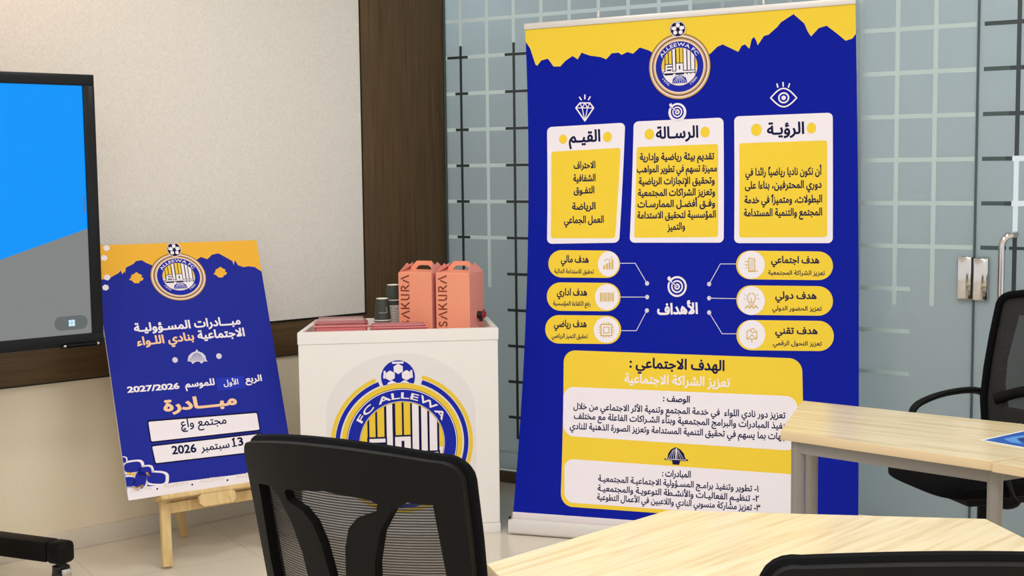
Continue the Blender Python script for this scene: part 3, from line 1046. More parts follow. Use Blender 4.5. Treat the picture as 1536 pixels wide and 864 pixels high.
BOARD_ART = [["poly","amber",1,[[0,0.8395],[0.0154,0.8395],[0.0442,0.8417],[0.0673,0.8531],[0.0866,0.8617],[0.0968,0.8722],[0.1002,0.8559],[0.1092,0.868],[0.1118,0.8605],[0.1186,0.8823],[0.1498,0.8958],[0.1624,0.9064],[0.1849,0.9092],[0.2017,0.8973],[0.2225,0.8875],[0.3196,0.832],[0.4119,0.9038],[0.4288,0.9123],[0.4546,0.902],[0.4773,0.9204],[0.5058,0.9247],[0.5347,0.9066],[0.56,0.89],[0.5628,0.8728],[0.5711,0.8934],[0.5812,0.872],[0.6039,0.8625],[0.6247,0.8654],[0.6526,0.8611],[0.68,0.8403],[0.68,0.9747],[0,0.9747]]],
["crest_small","crest",2,[0.3232,0.8356],0.1151,0.0974],
["poly","amber",2,[[0.1812,0.8372],[0.1799,0.8336],[0.1775,0.8305],[0.1779,0.8287],[0.1741,0.8279],[0.1667,0.8262],[0.1633,0.8228],[0.1622,0.8192],[0.1587,0.8176],[0.1547,0.8181],[0.1509,0.8188],[0.1462,0.8186],[0.1434,0.8184],[0.1419,0.8202],[0.1382,0.824],[0.1352,0.8278],[0.1341,0.8299],[0.1294,0.8312],[0.1238,0.8332],[0.1261,0.8363],[0.1316,0.8397],[0.1319,0.8427],[0.1322,0.8455],[0.1363,0.8483],[0.1372,0.8513],[0.1354,0.8532],[0.1385,0.8536],[0.1448,0.8545],[0.1491,0.8573],[0.1532,0.8608],[0.1574,0.8624],[0.1602,0.8605],[0.1645,0.8565],[0.1695,0.8533],[0.1717,0.8521],[0.1739,0.8513],[0.1773,0.8494],[0.1761,0.8464],[0.1728,0.8435],[0.176,0.8406]]],
["poly","amber",2,[[0.5283,0.8434],[0.527,0.8398],[0.5245,0.8367],[0.5248,0.8349],[0.521,0.834],[0.5134,0.8323],[0.5099,0.8288],[0.5087,0.8252],[0.5051,0.8237],[0.5011,0.8242],[0.4972,0.8248],[0.4924,0.8246],[0.4896,0.8245],[0.4881,0.8262],[0.4844,0.8301],[0.4813,0.8339],[0.4802,0.8359],[0.4755,0.8372],[0.4699,0.8392],[0.4722,0.8423],[0.4779,0.8457],[0.4783,0.8488],[0.4786,0.8515],[0.4828,0.8544],[0.4838,0.8574],[0.4819,0.8592],[0.4851,0.8597],[0.4915,0.8606],[0.496,0.8634],[0.5002,0.867],[0.5045,0.8685],[0.5073,0.8666],[0.5116,0.8627],[0.5167,0.8595],[0.5189,0.8582],[0.5212,0.8575],[0.5246,0.8555],[0.5233,0.8526],[0.5199,0.8497],[0.5231,0.8467]]],
["poly","white",2,[[0.0666,0.9582],[0.0554,0.9501],[0.043,0.9543],[0.0417,0.9665],[0.0528,0.9746],[0.0653,0.9705]]],
["poly","white",2,[[0.0518,0.9197],[0.0406,0.9117],[0.0283,0.9159],[0.027,0.9281],[0.0381,0.9362],[0.0505,0.932]]],
["poly","white",2,[[0.0523,0.8428],[0.0412,0.8349],[0.0289,0.8392],[0.0276,0.8513],[0.0386,0.8592],[0.051,0.855]]],
["poly","white",2,[[0.041,0.8033],[0.0299,0.7955],[0.0176,0.7998],[0.0163,0.8119],[0.0273,0.8197],[0.0397,0.8154]]],
["text","white",2,"مبـــادرات",[0.3562,0.6288],[0.5519,0.6286],0.0318,0.034],
["text","white",2,"المسـؤوليـة",[0.1142,0.6287],[0.3408,0.6277],0.0309,0.034],
["text","white",2,"الاجتماعية",[0.3624,0.5814],[0.562,0.5799],0.0317,0.034],
["text","peach",2,"بنادي اللـواء",[0.1171,0.5749],[0.3483,0.5795],0.0308,0.034],
["disc","pale",2,[0.2575,0.5066],0.0111,0.011],
["disc","pale",2,[0.4383,0.5067],0.0116,0.0112],
["poly","pale",2,[[0.3065,0.498],[0.3142,0.5179],[0.3289,0.5292],[0.3447,0.5331],[0.3515,0.5422],[0.3562,0.5329],[0.3718,0.5257],[0.3822,0.5137],[0.3838,0.495],[0.389,0.4894],[0.3723,0.4908],[0.3619,0.4828],[0.3535,0.4924],[0.3382,0.4923],[0.3256,0.4845],[0.321,0.4938]]],
["line","blue2",3,[[0.337,0.5227],[0.3149,0.4987]],0.0015],
["line","blue2",3,[[0.3402,0.5239],[0.3224,0.4981]],0.0015],
["line","blue2",3,[[0.3435,0.5251],[0.3299,0.4974]],0.0015],
["line","blue2",3,[[0.3467,0.5263],[0.3374,0.4968]],0.0015],
["line","blue2",3,[[0.3499,0.5275],[0.3449,0.4961]],0.0015],
["line","blue2",3,[[0.3527,0.5258],[0.3524,0.4955]],0.0015],
["line","blue2",3,[[0.3555,0.5241],[0.36,0.4948]],0.0015],
["line","blue2",3,[[0.3583,0.5224],[0.3675,0.4942]],0.0015],
["line","blue2",3,[[0.3611,0.5206],[0.3751,0.4935]],0.0015],
["rq","blue3",2,[[0.4108,0.42],[0.5283,0.4202],[0.5277,0.3701],[0.4104,0.3705]],0.0031],
["text","white",3,"الربع",[0.5317,0.3936],[0.6035,0.392],0.0241,0.031],
["text","white",3,"الأول",[0.4389,0.3884],[0.5016,0.3883],0.0208,0.022],
["text","white",3,"للموسم",[0.2814,0.3964],[0.4028,0.3949],0.0249,0.034],
["text","white",3,"2027/2026",[0.0539,0.3988],[0.2586,0.3943],0.0215,0.04],
["text","peach",2,"مبـــادرة",[0.1829,0.3134],[0.4826,0.3099],0.0423,0.043],
["rq","navy",2,[[0.1127,0.2869],[0.5633,0.2721],[0.5636,0.1929],[0.1123,0.1994]],0.0072],
["rq","navy",2,[[0.1139,0.192],[0.5669,0.1888],[0.5631,0.1096],[0.1162,0.1171]],0.0072],
["rq","white",3,[[0.1171,0.2801],[0.5582,0.2661],[0.5586,0.1991],[0.1177,0.2049]],0.0054],
["rq","white",3,[[0.1176,0.1862],[0.5617,0.1819],[0.558,0.1149],[0.1225,0.1225]],0.0054],
["text","navy",4,"مجتمع واعٍ",[0.2401,0.2435],[0.4262,0.2387],0.0311,0.016],
["text","navy",4,"2026",[0.1897,0.1477],[0.2875,0.1443],0.0305,0.031],
["text","navy",4,"سبتمبر",[0.3047,0.1449],[0.4232,0.1447],0.0273,0.022],
["text","navy",4,"1",[0.4403,0.1472],[0.4472,0.1473],0.0313,0.031],
["text","navy",4,"3",[0.4599,0.1466],[0.4827,0.1475],0.0314,0.031],
["line","navy",4,[[0.4377,0.1725],[0.4474,0.1778]],0.0055],
["line","navy",4,[[0.4344,0.147],[0.4541,0.1474]],0.0046],
["poly","white",1,[[0,0],[0.68,0],[0.68,0.0325],[0.316,0.0384],[0.1761,0.0416],[0.1207,0.0388],[0.0051,0.0446],[0,0.0394]]],
["poly","white",2,[[0.0174,0.1477],[0.0163,0.1421],[0.0151,0.1395],[0.0133,0.1376],[0.011,0.1364],[0.008,0.1357],[0.0041,0.1356],[0.001,0.1364],[0.001,0.1376],[0.001,0.1388],[0.001,0.1402],[0.001,0.142],[0.001,0.1442],[0.001,0.147],[0.001,0.1526],[0.001,0.1581],[0.001,0.1608],[0.001,0.1626],[0.001,0.1639],[0.001,0.1645],[0.001,0.1647],[0.001,0.1639],[0.008,0.1627],[0.0118,0.1616],[0.0144,0.1602],[0.0163,0.1584],[0.0175,0.1562],[0.018,0.1533]]],
["poly","blue2",3,[[0.0124,0.1483],[0.0116,0.1442],[0.0107,0.1423],[0.0094,0.1409],[0.0077,0.14],[0.0055,0.1395],[0.0026,0.1394],[0.001,0.14],[0.001,0.1409],[0.001,0.1417],[0.001,0.1428],[0.001,0.1441],[0.001,0.1457],[0.001,0.1478],[0.001,0.152],[0.001,0.1561],[0.001,0.158],[0.001,0.1594],[0.001,0.1603],[0.001,0.1608],[0.001,0.1609],[0.001,0.1603],[0.0055,0.1594],[0.0083,0.1586],[0.0102,0.1576],[0.0116,0.1562],[0.0125,0.1546],[0.0128,0.1525]]],
["poly","white",2,[[0.0781,0.1199],[0.0775,0.1093],[0.0755,0.104],[0.0721,0.1001],[0.0673,0.0972],[0.0607,0.0951],[0.0519,0.0938],[0.0339,0.0932],[0.016,0.0934],[0.0072,0.0944],[0.001,0.0963],[0.001,0.0991],[0.001,0.1029],[0.001,0.108],[0.001,0.1185],[0.001,0.1291],[0.001,0.1343],[0.001,0.1382],[0.001,0.1411],[0.0069,0.1432],[0.0157,0.1445],[0.0336,0.1453],[0.0516,0.1452],[0.0604,0.1442],[0.067,0.1423],[0.0719,0.1395],[0.0754,0.1357],[0.0774,0.1305]]],
["poly","blue2",3,[[0.0666,0.1197],[0.0661,0.1119],[0.0646,0.108],[0.0621,0.1051],[0.0585,0.1029],[0.0537,0.1014],[0.0471,0.1004],[0.0339,0.1],[0.0206,0.1001],[0.0141,0.1009],[0.0093,0.1023],[0.0057,0.1043],[0.0032,0.1071],[0.0017,0.1109],[0.0012,0.1187],[0.0016,0.1265],[0.0031,0.1304],[0.0055,0.1332],[0.0091,0.1354],[0.0138,0.137],[0.0204,0.138],[0.0336,0.1385],[0.0469,0.1384],[0.0535,0.1377],[0.0583,0.1363],[0.062,0.1342],[0.0645,0.1314],[0.066,0.1276]]],
["poly","white",2,[[0.1112,0.0983],[0.1107,0.0891],[0.109,0.0845],[0.1063,0.0811],[0.1024,0.0786],[0.0971,0.0768],[0.09,0.0757],[0.0755,0.0752],[0.061,0.0754],[0.0539,0.0764],[0.0487,0.078],[0.0448,0.0805],[0.0421,0.0837],[0.0404,0.0882],[0.0398,0.0974],[0.0403,0.1065],[0.0419,0.1111],[0.0446,0.1144],[0.0485,0.117],[0.0537,0.1188],[0.0608,0.1199],[0.0752,0.1205],[0.0898,0.1204],[0.0969,0.1195],[0.1022,0.1178],[0.1062,0.1154],[0.1089,0.1121],[0.1106,0.1075]]],
["poly","blue2",3,[[0.1018,0.0982],[0.1015,0.0914],[0.1003,0.088],[0.0982,0.0855],[0.0953,0.0836],[0.0915,0.0823],[0.0862,0.0815],[0.0754,0.0811],[0.0647,0.0812],[0.0595,0.0819],[0.0556,0.0832],[0.0527,0.085],[0.0507,0.0874],[0.0495,0.0907],[0.049,0.0975],[0.0494,0.1043],[0.0506,0.1076],[0.0526,0.1101],[0.0554,0.112],[0.0593,0.1134],[0.0646,0.1142],[0.0753,0.1146],[0.086,0.1145],[0.0913,0.1138],[0.0952,0.1126],[0.0981,0.1108],[0.1002,0.1084],[0.1014,0.105]]],
["poly","white",2,[[0.0425,0.0637],[0.0406,0.0541],[0.0386,0.0495],[0.0358,0.0463],[0.0321,0.0441],[0.0275,0.0429],[0.0214,0.0426],[0.0094,0.044],[0.001,0.046],[0.001,0.0479],[0.001,0.0504],[0.001,0.0534],[0.001,0.0573],[0.001,0.0622],[0.001,0.0719],[0.001,0.0816],[0.001,0.0861],[0.001,0.0894],[0.001,0.0915],[0.001,0.0928],[0.0043,0.0931],[0.0164,0.0918],[0.0283,0.0898],[0.0341,0.0879],[0.0382,0.0855],[0.0411,0.0824],[0.0429,0.0785],[0.0435,0.0735]]],
["poly","blue2",3,[[0.0348,0.0648],[0.0334,0.0577],[0.0319,0.0542],[0.0298,0.0519],[0.0271,0.0503],[0.0237,0.0494],[0.0192,0.0492],[0.0103,0.0502],[0.0015,0.0517],[0.001,0.0531],[0.001,0.0549],[0.001,0.0572],[0.001,0.06],[0.001,0.0637],[0.001,0.0709],[0.001,0.078],[0.001,0.0814],[0.001,0.0838],[0.001,0.0854],[0.0021,0.0863],[0.0066,0.0865],[0.0155,0.0856],[0.0243,0.0841],[0.0286,0.0827],[0.0316,0.0809],[0.0337,0.0786],[0.035,0.0757],[0.0355,0.0721]]],
["poly","white",2,[[0.0827,0.0569],[0.0756,0.0414],[0.071,0.0343],[0.0665,0.0295],[0.0616,0.0265],[0.0563,0.0253],[0.05,0.0258],[0.0385,0.0298],[0.0275,0.035],[0.0227,0.0389],[0.0199,0.0435],[0.0187,0.0489],[0.0189,0.0554],[0.0209,0.0636],[0.027,0.0793],[0.034,0.0948],[0.0386,0.102],[0.0431,0.1068],[0.0479,0.1098],[0.0533,0.1112],[0.0596,0.1107],[0.0712,0.1068],[0.0823,0.1017],[0.0872,0.0977],[0.09,0.093],[0.0913,0.0876],[0.091,0.081],[0.089,0.0728]]],
["poly","blue2",3,[[0.0754,0.0598],[0.0702,0.0484],[0.0668,0.0431],[0.0634,0.0395],[0.0599,0.0374],[0.0559,0.0364],[0.0512,0.0368],[0.0427,0.0397],[0.0346,0.0436],[0.031,0.0465],[0.0289,0.0499],[0.028,0.0539],[0.0282,0.0587],[0.0297,0.0648],[0.0342,0.0764],[0.0394,0.0879],[0.0428,0.0932],[0.0461,0.0968],[0.0497,0.099],[0.0537,0.1],[0.0583,0.0996],[0.0669,0.0967],[0.0751,0.0929],[0.0787,0.09],[0.0808,0.0865],[0.0818,0.0825],[0.0815,0.0776],[0.08,0.0716]]],
["poly","white",2,[[0.1638,0.0578],[0.1607,0.0467],[0.1574,0.0417],[0.1529,0.0383],[0.147,0.0363],[0.1395,0.0355],[0.1297,0.0361],[0.1103,0.0394],[0.0911,0.0435],[0.0819,0.0465],[0.0754,0.0499],[0.0708,0.0539],[0.068,0.0586],[0.067,0.0644],[0.0685,0.0756],[0.0715,0.0866],[0.0747,0.0917],[0.0791,0.095],[0.0849,0.0971],[0.0923,0.0979],[0.1021,0.0974],[0.1215,0.0943],[0.1408,0.0903],[0.1502,0.0872],[0.1568,0.0838],[0.1615,0.0798],[0.1643,0.0751],[0.1654,0.0691]]],
["poly","blue2",3,[[0.1513,0.0601],[0.149,0.052],[0.1466,0.0482],[0.1432,0.0457],[0.1389,0.0442],[0.1334,0.0437],[0.1261,0.0441],[0.1117,0.0465],[0.0975,0.0495],[0.0907,0.0518],[0.0859,0.0543],[0.0825,0.0572],[0.0804,0.0607],[0.0796,0.065],[0.0808,0.0733],[0.083,0.0815],[0.0854,0.0852],[0.0887,0.0877],[0.093,0.0892],[0.0985,0.0898],[0.1057,0.0894],[0.12,0.0871],[0.1343,0.0841],[0.1412,0.0819],[0.1461,0.0794],[0.1496,0.0764],[0.1517,0.0729],[0.1524,0.0685]]],
["poly","white",2,[[0.0486,0.0384],[0.0468,0.0302],[0.0446,0.0263],[0.0415,0.0236],[0.0373,0.022],[0.032,0.0211],[0.0249,0.0212],[0.0107,0.0229],[0.001,0.0253],[0.001,0.0272],[0.001,0.0295],[0.001,0.0322],[0.001,0.0356],[0.001,0.0399],[0.001,0.0483],[0.001,0.0565],[0.001,0.0603],[0.001,0.063],[0.001,0.0647],[0.001,0.0655],[0.0026,0.0655],[0.0167,0.0638],[0.0308,0.0615],[0.0377,0.0596],[0.0426,0.0573],[0.0461,0.0546],[0.0483,0.0512],[0.0493,0.0468]]],
["line","amber",3,[[0.0097,0.1006],[0.0384,0.0905]],0.0078],
["line","amber",3,[[0.0311,0.0409],[0.0633,0.0468]],0.0078],
["line","amber",3,[[0.0833,0.0906],[0.092,0.0762]],0.0079],
["text","faint",3,"ALLEEWA",[0.0115,0.028],[0.0918,0.0271],0.0147,0.016],
["text","faint",3,"ALLEEWA",[0.1389,0.0266],[0.2366,0.0256],0.015,0.016],
["text","faint",3,"ALLEEWA",[0.2835,0.0251],[0.3807,0.024],0.0152,0.016],
["text","faint",3,"ALLEEWA",[0.4272,0.0235],[0.5378,0.0223],0.0155,0.016],
["disc","navy",3,[0.1134,0.0266],0.0036,0.0035],
["disc","navy",3,[0.2503,0.0238],0.0037,0.0035],
["disc","navy",3,[0.3928,0.0209],0.0038,0.0036]]

# ------------------------------------------------------------------ the room
WALL_O = (-0.3107, 6.387, 0.0)      # corner where the panelled wall meets the glass partition
WF = frame(WALL_O, 48.8)
GF = frame((-0.31, 6.36, 0.0), 121.8)


def placed(o, T):
    o.matrix_world = T
    return o


fl = MB().box(M['floor'], (-6, -1.5, -0.1), (8, 11, 0)).build('floor')
tag(fl, 'polished beige floor tiles', 'floor', kind='structure')
ce = MB().box(M['ceiling'], (-6, -0.5, CEIL), (8, 11, CEIL + 0.1)).build('ceiling')
tag(ce, 'plain off-white ceiling', 'ceiling', kind='structure')

wl = placed(MB().box(M['skirt'], (-4.2, 0.0, 0), (0.0, 0.12, CEIL)).build('wall_left'), WF)
tag(wl, 'beige textured wall behind the display and the easel', 'wall', kind='structure')
fp = MB().box(M['fabric'], (-4.2, -0.012, 0.826), (-0.492, 0.0, CEIL)).build('fabric_panel', wl)
tag(fp, 'beige woven fabric panel')
wf = MB()
wf.box(M['wenge'], (-0.482, -0.012, 0.0), (-0.010, 0.0, CEIL), 0.001)
wf.box(M['wenge_h'], (-4.2, -0.012, 0.672), (-0.482, 0.0, 0.816), 0.001)
wf.box(M['gap'], (-0.492, -0.004, 0.816), (-0.482, -0.0005, CEIL))
wf.box(M['gap'], (-4.2, -0.004, 0.816), (-0.482, -0.0005, 0.826))
wf.box(M['gap'], (-4.2, -0.013, 0.667), (-0.482, -0.0005, 0.672))
wf.box(M['gap'], (-0.010, -0.014, 0.0), (0.002, 0.1, CEIL))
wf = wf.build('wood_frame', wl)
tag(wf, 'dark brown wood frame around the fabric panel')
bb = MB()
bb.box(M['baseboard'], (-4.2, -0.014, 0.0), (-0.482, 0.0, 0.078), 0.003)
bb = placed(bb.build('baseboard_left'), WF)
tag(bb, 'beige baseboard below the textured wall', 'baseboard', kind='structure')

# glass partition: frosted film; opaque strips paint the light and dark seen through its clear gaps
PX, PZ = 0.1458, 0.1680
VX = [0.0968 + PX * i for i in range(17)]           # vertical strips
HZ = [2.160 - PZ * i for i in range(-4, 13)]
wr = MB().box(M['frost'], (0.012, 0.0, 0.06), (2.436, 0.012, CEIL))
wr = placed(wr.build('wall_right'), GF)
tag(wr, 'frosted glass partition wall with a square grid pattern', 'wall', kind='structure')


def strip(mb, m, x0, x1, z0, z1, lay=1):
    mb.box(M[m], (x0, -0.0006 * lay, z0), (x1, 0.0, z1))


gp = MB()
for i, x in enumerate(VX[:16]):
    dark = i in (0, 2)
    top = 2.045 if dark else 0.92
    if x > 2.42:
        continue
    strip(gp, 'gap_lit' if i < 9 else 'gap_lit_soft', x - 0.0085, x + 0.0085, top, CEIL, 1.5)
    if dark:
        strip(gp, 'gap_unlit', x - 0.0065, x + 0.0065, 0.21, 2.045, 2)
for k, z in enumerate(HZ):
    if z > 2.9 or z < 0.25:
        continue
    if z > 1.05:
        strip(gp, 'gap_lit', 0.014, 1.26, z - 0.0085, z + 0.0085)
        strip(gp, 'gap_lit_soft', 1.26, 2.434, z - 0.0085, z + 0.0085)
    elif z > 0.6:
        strip(gp, 'gap_lit_soft', 1.7, 2.20, z - 0.0085, z + 0.0085)
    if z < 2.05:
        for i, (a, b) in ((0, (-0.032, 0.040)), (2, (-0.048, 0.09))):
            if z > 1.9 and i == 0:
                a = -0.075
            strip(gp, 'gap_unlit', VX[i] + a, VX[i] + b, z - 0.0065, z + 0.0065, 3)
strip(gp, 'gap_lit', 0.014, 0.6, 0.140, 0.150)
gp = gp.build('painted_gaps', wr)
tag(gp, 'pale and dark strips of the grid, painted like the room seen through clear gaps')
rl = MB().box(M['rail'], (0.0, -0.02, 0.0), (2.436, 0.03, 0.055), 0.003).build('floor_rail', wr)
tag(rl, 'bronze floor rail')
je = MB().box(M['glass_edge'], (0.002, -0.004, 0.0), (0.012, 0.016, CEIL)).build('edge_channel', wr)

# glass door right of the seam
dr = MB().box(M['frost'], (2.446, 0.0, 0.02), (3.36, 0.012, CEIL - 0.3))
dr = placed(dr.build('door_1'), GF)
tag(dr, 'frosted glass door with polished steel fittings', 'door', kind='structure')
MB().box(M['glass_edge'], (2.4365, -0.001, 0.02), (2.4458, 0.013, CEIL - 0.3)).build('door_edge', dr)
gd = MB()  # strips with the light and dark behind the door painted in
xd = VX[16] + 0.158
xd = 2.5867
strip(gd, 'gap_unlit', xd - 0.008, xd + 0.008, 1.482, 2.09, 2)
strip(gd, 'gap_lit_bright', xd - 0.009, xd + 0.009, 1.21, 1.482, 2)  # window light behind the door, painted as a white strip
strip(gd, 'gap_unlit', xd - 0.008, xd + 0.008, 0.97, 1.21, 2)
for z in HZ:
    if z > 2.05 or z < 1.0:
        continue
    strip(gd, 'gap_unlit' if z > 1.9 else 'glass_edge', 2.462, xd - 0.03, z - 0.008, z + 0.008)
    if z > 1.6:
        strip(gd, 'gap_unlit', xd - 0.03, xd + 0.14, z - 0.008, z + 0.008, 3)
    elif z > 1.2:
        strip(gd, 'gap_unlit', xd - 0.04, xd - 0.015, z - 0.008, z + 0.008, 3)
        strip(gd, 'gap_lit_bright', xd - 0.015, xd + 0.14, z - 0.01, z + 0.01, 3)
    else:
        strip(gd, 'gap_unlit', xd - 0.02, xd + 0.14, z - 0.006, z + 0.006, 3)
gd = gd.build('painted_gaps', dr)
tag(gd, 'dark and bright strips of the grid, painted like window light seen through clear gaps')
hg = MB()
hg.box(M['chrome'], (2.383, -0.016, 0.955), (2.434, -0.0005, 1.116), 0.002)
hg.box(M['blk'], (2.434, -0.010, 0.957), (2.440, -0.0005, 1.114))
hg.box(M['chrome'], (2.440, -0.018, 0.951), (2.496, -0.0005, 1.112), 0.005)
hg.box(M['chrome'], (2.383, 0.0125, 0.955), (2.496, 0.026, 1.116), 0.002)
tag(hg.build('hinge', dr), 'polished steel patch hinge')
hd = MB()
hx = 2.5675
pts = [(hx + 0.022, -0.0005, 1.205), (hx + 0.020, -0.030, 1.203)]
for i in range(7):
    t = i / 6 * PI / 2
    pts.append((hx + 0.014 - 0.030 * math.sin(t), -0.045 - 0.012 * math.sin(t), 1.155 + 0.048 * math.cos(t)))
pts.append((hx - 0.016, -0.057, 0.905))
for i in range(1, 7):
    t = i / 6 * PI / 2
    pts.append((hx + 0.014 - 0.030 * math.cos(t), -0.045 - 0.012 * math.cos(t), 0.905 - 0.048 * math.sin(t)))
pts.append((hx + 0.022, -0.0005, 0.856))
hd.tube(M['chrome'], pts, 0.0125, 14, up=(0, 1, 0.01))
tag(hd.build('handle', dr), 'polished steel pull handle')

# far wall of the room behind the glass
bw = MB().box(M['ceiling'], (-1.5, 3.2, 0), (6.5, 3.3, CEIL)).build('wall_back')
placed(bw, GF)
tag(bw, 'pale wall of the room behind the frosted glass', 'wall', kind='structure')

# ------------------------------------------------------------------ interactive display on its mobile stand
TV0 = Vector((-1.4474, 4.68, 0))
tvl = thing('interactive_display', TV0, R(90 - 48.8), 'large black touch display with blue and grey screen on a wheeled stand', 'display')
W0 = -1.68
fr = MB()
fr.box(M['black_gloss'], (W0, 0.004, 0.872), (0, 0.085, 1.812), 0.004)
fr.box(M['black_gloss'], (W0, -0.008, 0.872), (0, 0.004, 0.914), 0.003)
fr.box(M['black_gloss'], (W0, -0.008, 1.773), (0, 0.004, 1.812), 0.003)
fr.box(M['black_gloss'], (-0.040, -0.008, 0.914), (0, 0.004, 1.773), 0.002)
fr.box(M['black_gloss'], (W0, -0.008, 0.914), (W0 + 0.040, 0.004, 1.773), 0.002)
fr.box(M['black'], (W0 + 0.3, 0.085, 1.0), (-0.3, 0.13, 1.7), 0.02)
fr.build('display_frame', tvl)


def zb(x):
    return 1.2835 + (x + 0.0271) * 0.302


sa = Art()
x0, x1 = W0 + 0.040, -0.040
sa.poly('screen_blue', 1, [(x0, zb(x0)), (x1, zb(x1)), (x1, 1.773), (x0, 1.773)])
sa.poly('screen_grey', 1, [(x0, 0.914), (x1, 0.914), (x1, zb(x1)), (x0, zb(x0))])
sa.rq('screen_pill', 2, [(-0.172, 0.979), (-0.054, 0.979), (-0.054, 0.930), (-0.172, 0.930)], 0.022)
for (a, b) in ((0, 0), (1, 0), (0, 1), (1, 1)):
    sx, sz = -0.1215 + a * 0.0115, 0.943 + b * 0.0115
    sa.poly('screen_icon', 3, [(sx, sz), (sx + 0.0105, sz), (sx + 0.0105, sz + 0.0105), (sx, sz + 0.0105)])
sa.line('screen_pill', 2, [(-0.050, 1.335), (-0.050, 1.395)], 0.004)
sm = MB()
sa.emit(sm, lambda a, b, o: (a, 0.003 - o, b), 0.0005)
tag(sm.build('screen', tvl, 0), 'lit screen, blue above a grey slope')
for px in (-1.14, -0.54):
    MB().box(M['black'], (px - 0.04, 0.10, 0.13), (px + 0.04, 0.16, 1.6), 0.006).build('stand_post', tvl)
MB().box(M['black'], (-1.3, 0.20, 0.10), (-0.36, 0.27, 0.16), 0.01).build('base_rail', tvl)
MB().box(M['black'], (-1.2, 0.10, 0.10), (-0.48, 0.20, 0.15), 0.006).build('base_plate', tvl)
TI = (Matrix.Translation(TV0) @ Matrix.Rotation(R(90 - 48.8), 4, 'Z')).inverted()


def tv_leg(a, b):
    a, b = TI @ Vector(a), TI @ Vector(b)
    d = (b - a).normalized()
    T = Matrix.Translation(a) @ Matrix((d, Vector((-d.y, d.x, 0)).normalized(), Vector((0, 0, 1)))).transposed().to_4x4()
    ln = (b - a).length
    lg = MB()
    lg.box(M['black'], (0, -0.035, -0.036), (ln - 0.055, 0.035, 0.036), 0.006, T)
    lg.box(M['black'], (ln - 0.056, -0.038, -0.040), (ln + 0.02, 0.038, 0.038), 0.018, T, 3)
    lo = lg.build('leg', tvl)
    c = b - d * 0.018
    cs = MB()
    cs.cyl(M['blk'], (c.x, c.y, 0.105), (c.x, c.y, 0.078), 0.018)
    cs.box(M['blk'], (c.x - 0.026, c.y - 0.02, 0.055), (c.x + 0.026, c.y + 0.02, 0.082), 0.004)
    cs.cyl(M['blk'], (c.x - 0.022, c.y, 0.034), (c.x + 0.022, c.y, 0.034), 0.034, n=28)
    cs.box(M['chrome'], (c.x - 0.012, c.y - 0.037, 0.03), (c.x + 0.024, c.y - 0.030, 0.074), 0.002)
    co = cs.build('caster', lo)


tv_leg((-1.905, 4.775, 0.131), (-1.603, 4.642, 0.131))
tv_leg((-2.50, 4.10, 0.131), (-2.30, 3.94, 0.131))

st = MB()
st.cyl(M['black'], (-0.142, -0.0150, 0.877), (-0.030, -0.0150, 0.877), 0.0055, n=14)
st.cyl(M['alu'], (-0.030, -0.0150, 0.877), (-0.022, -0.0150, 0.877), 0.0056, 0.003, n=14)
st.cyl(M['alu'], (-0.150, -0.0150, 0.877), (-0.142, -0.0150, 0.877), 0.0018, 0.0045, n=14)
st = st.build('stylus', None)
st.location = TV0
st.rotation_euler = (0, 0, R(90 - 48.8))
tag(st, 'black stylus pen with silver tips along the bottom of the display', 'stylus')
MB().box(M['black_gloss'], (-0.16, -0.022, 0.868), (-0.012, -0.0082, 0.8712), 0.001).build('pen_ledge', tvl)

# ------------------------------------------------------------------ poster board leaning on a wooden easel
YB, LEAN, RB = 53.344, R(18.710), R(-0.631)
bd = yaw_dir(YB)
bnh = Vector((bd.y, -bd.x, 0))
bup = Vector((0, 0, 1)) * math.cos(LEAN) - bnh * math.sin(LEAN)
bu = bd * math.cos(RB) + bup * math.sin(RB)
bv = -bd * math.sin(RB) + bup * math.cos(RB)
bn = bu.cross(bv)
BP = Vector((-1.4143, 4.7999, 0.2756))
BWD, BHT = 0.68, 0.9747
pb = MB()
loop = []
for cx, cy, a0 in ((0.012, 0.012, PI), (BWD - 0.012, 0.012, 1.5 * PI), (BWD - 0.012, BHT - 0.012, 0), (0.012, BHT - 0.012, PI / 2)):
    for k in range(5):
        a = a0 + k / 4 * PI / 2
        loop.append((cx + 0.012 * math.cos(a), cy + 0.012 * math.sin(a)))


def brd(a, b, o):
    return bu * a + bv * b + bn * o


pb.plate(M['foam'], [loop], lambda x, z, t: brd(x, z, t), -0.008, 0.0, 0.2)
ba = Art()
ba.poly('blue2', 0.5, loop)
ba.spec(BOARD_ART)
ba.emit(pb, brd, 0.0003)
pb = pb.build('poster_board', None, 0)
pb.location = BP
tag(pb, 'blue and yellow Arabic event board standing on the wooden easel', 'poster board')

FE0 = Vector((-1.297, 4.861, 0))
ea = thing('easel', FE0, 0, 'light pine wooden easel holding the blue and yellow event board', 'easel')


def bar(mb, m, p, q, w, d, face, bev=0.003):
    p, q = Vector(p), Vector(q)
    z = (q - p).normalized()
    y = (Vector(face) - z * Vector(face).dot(z)).normalized()
    x = y.cross(z)
    T = Matrix.Translation(p) @ Matrix((x, y, z)).transposed().to_4x4()
    mb.box(m, (-w / 2, -d / 2, 0), (w / 2, d / 2, (q - p).length), bev, T)


def eloc(p):
    return Vector(p) - FE0


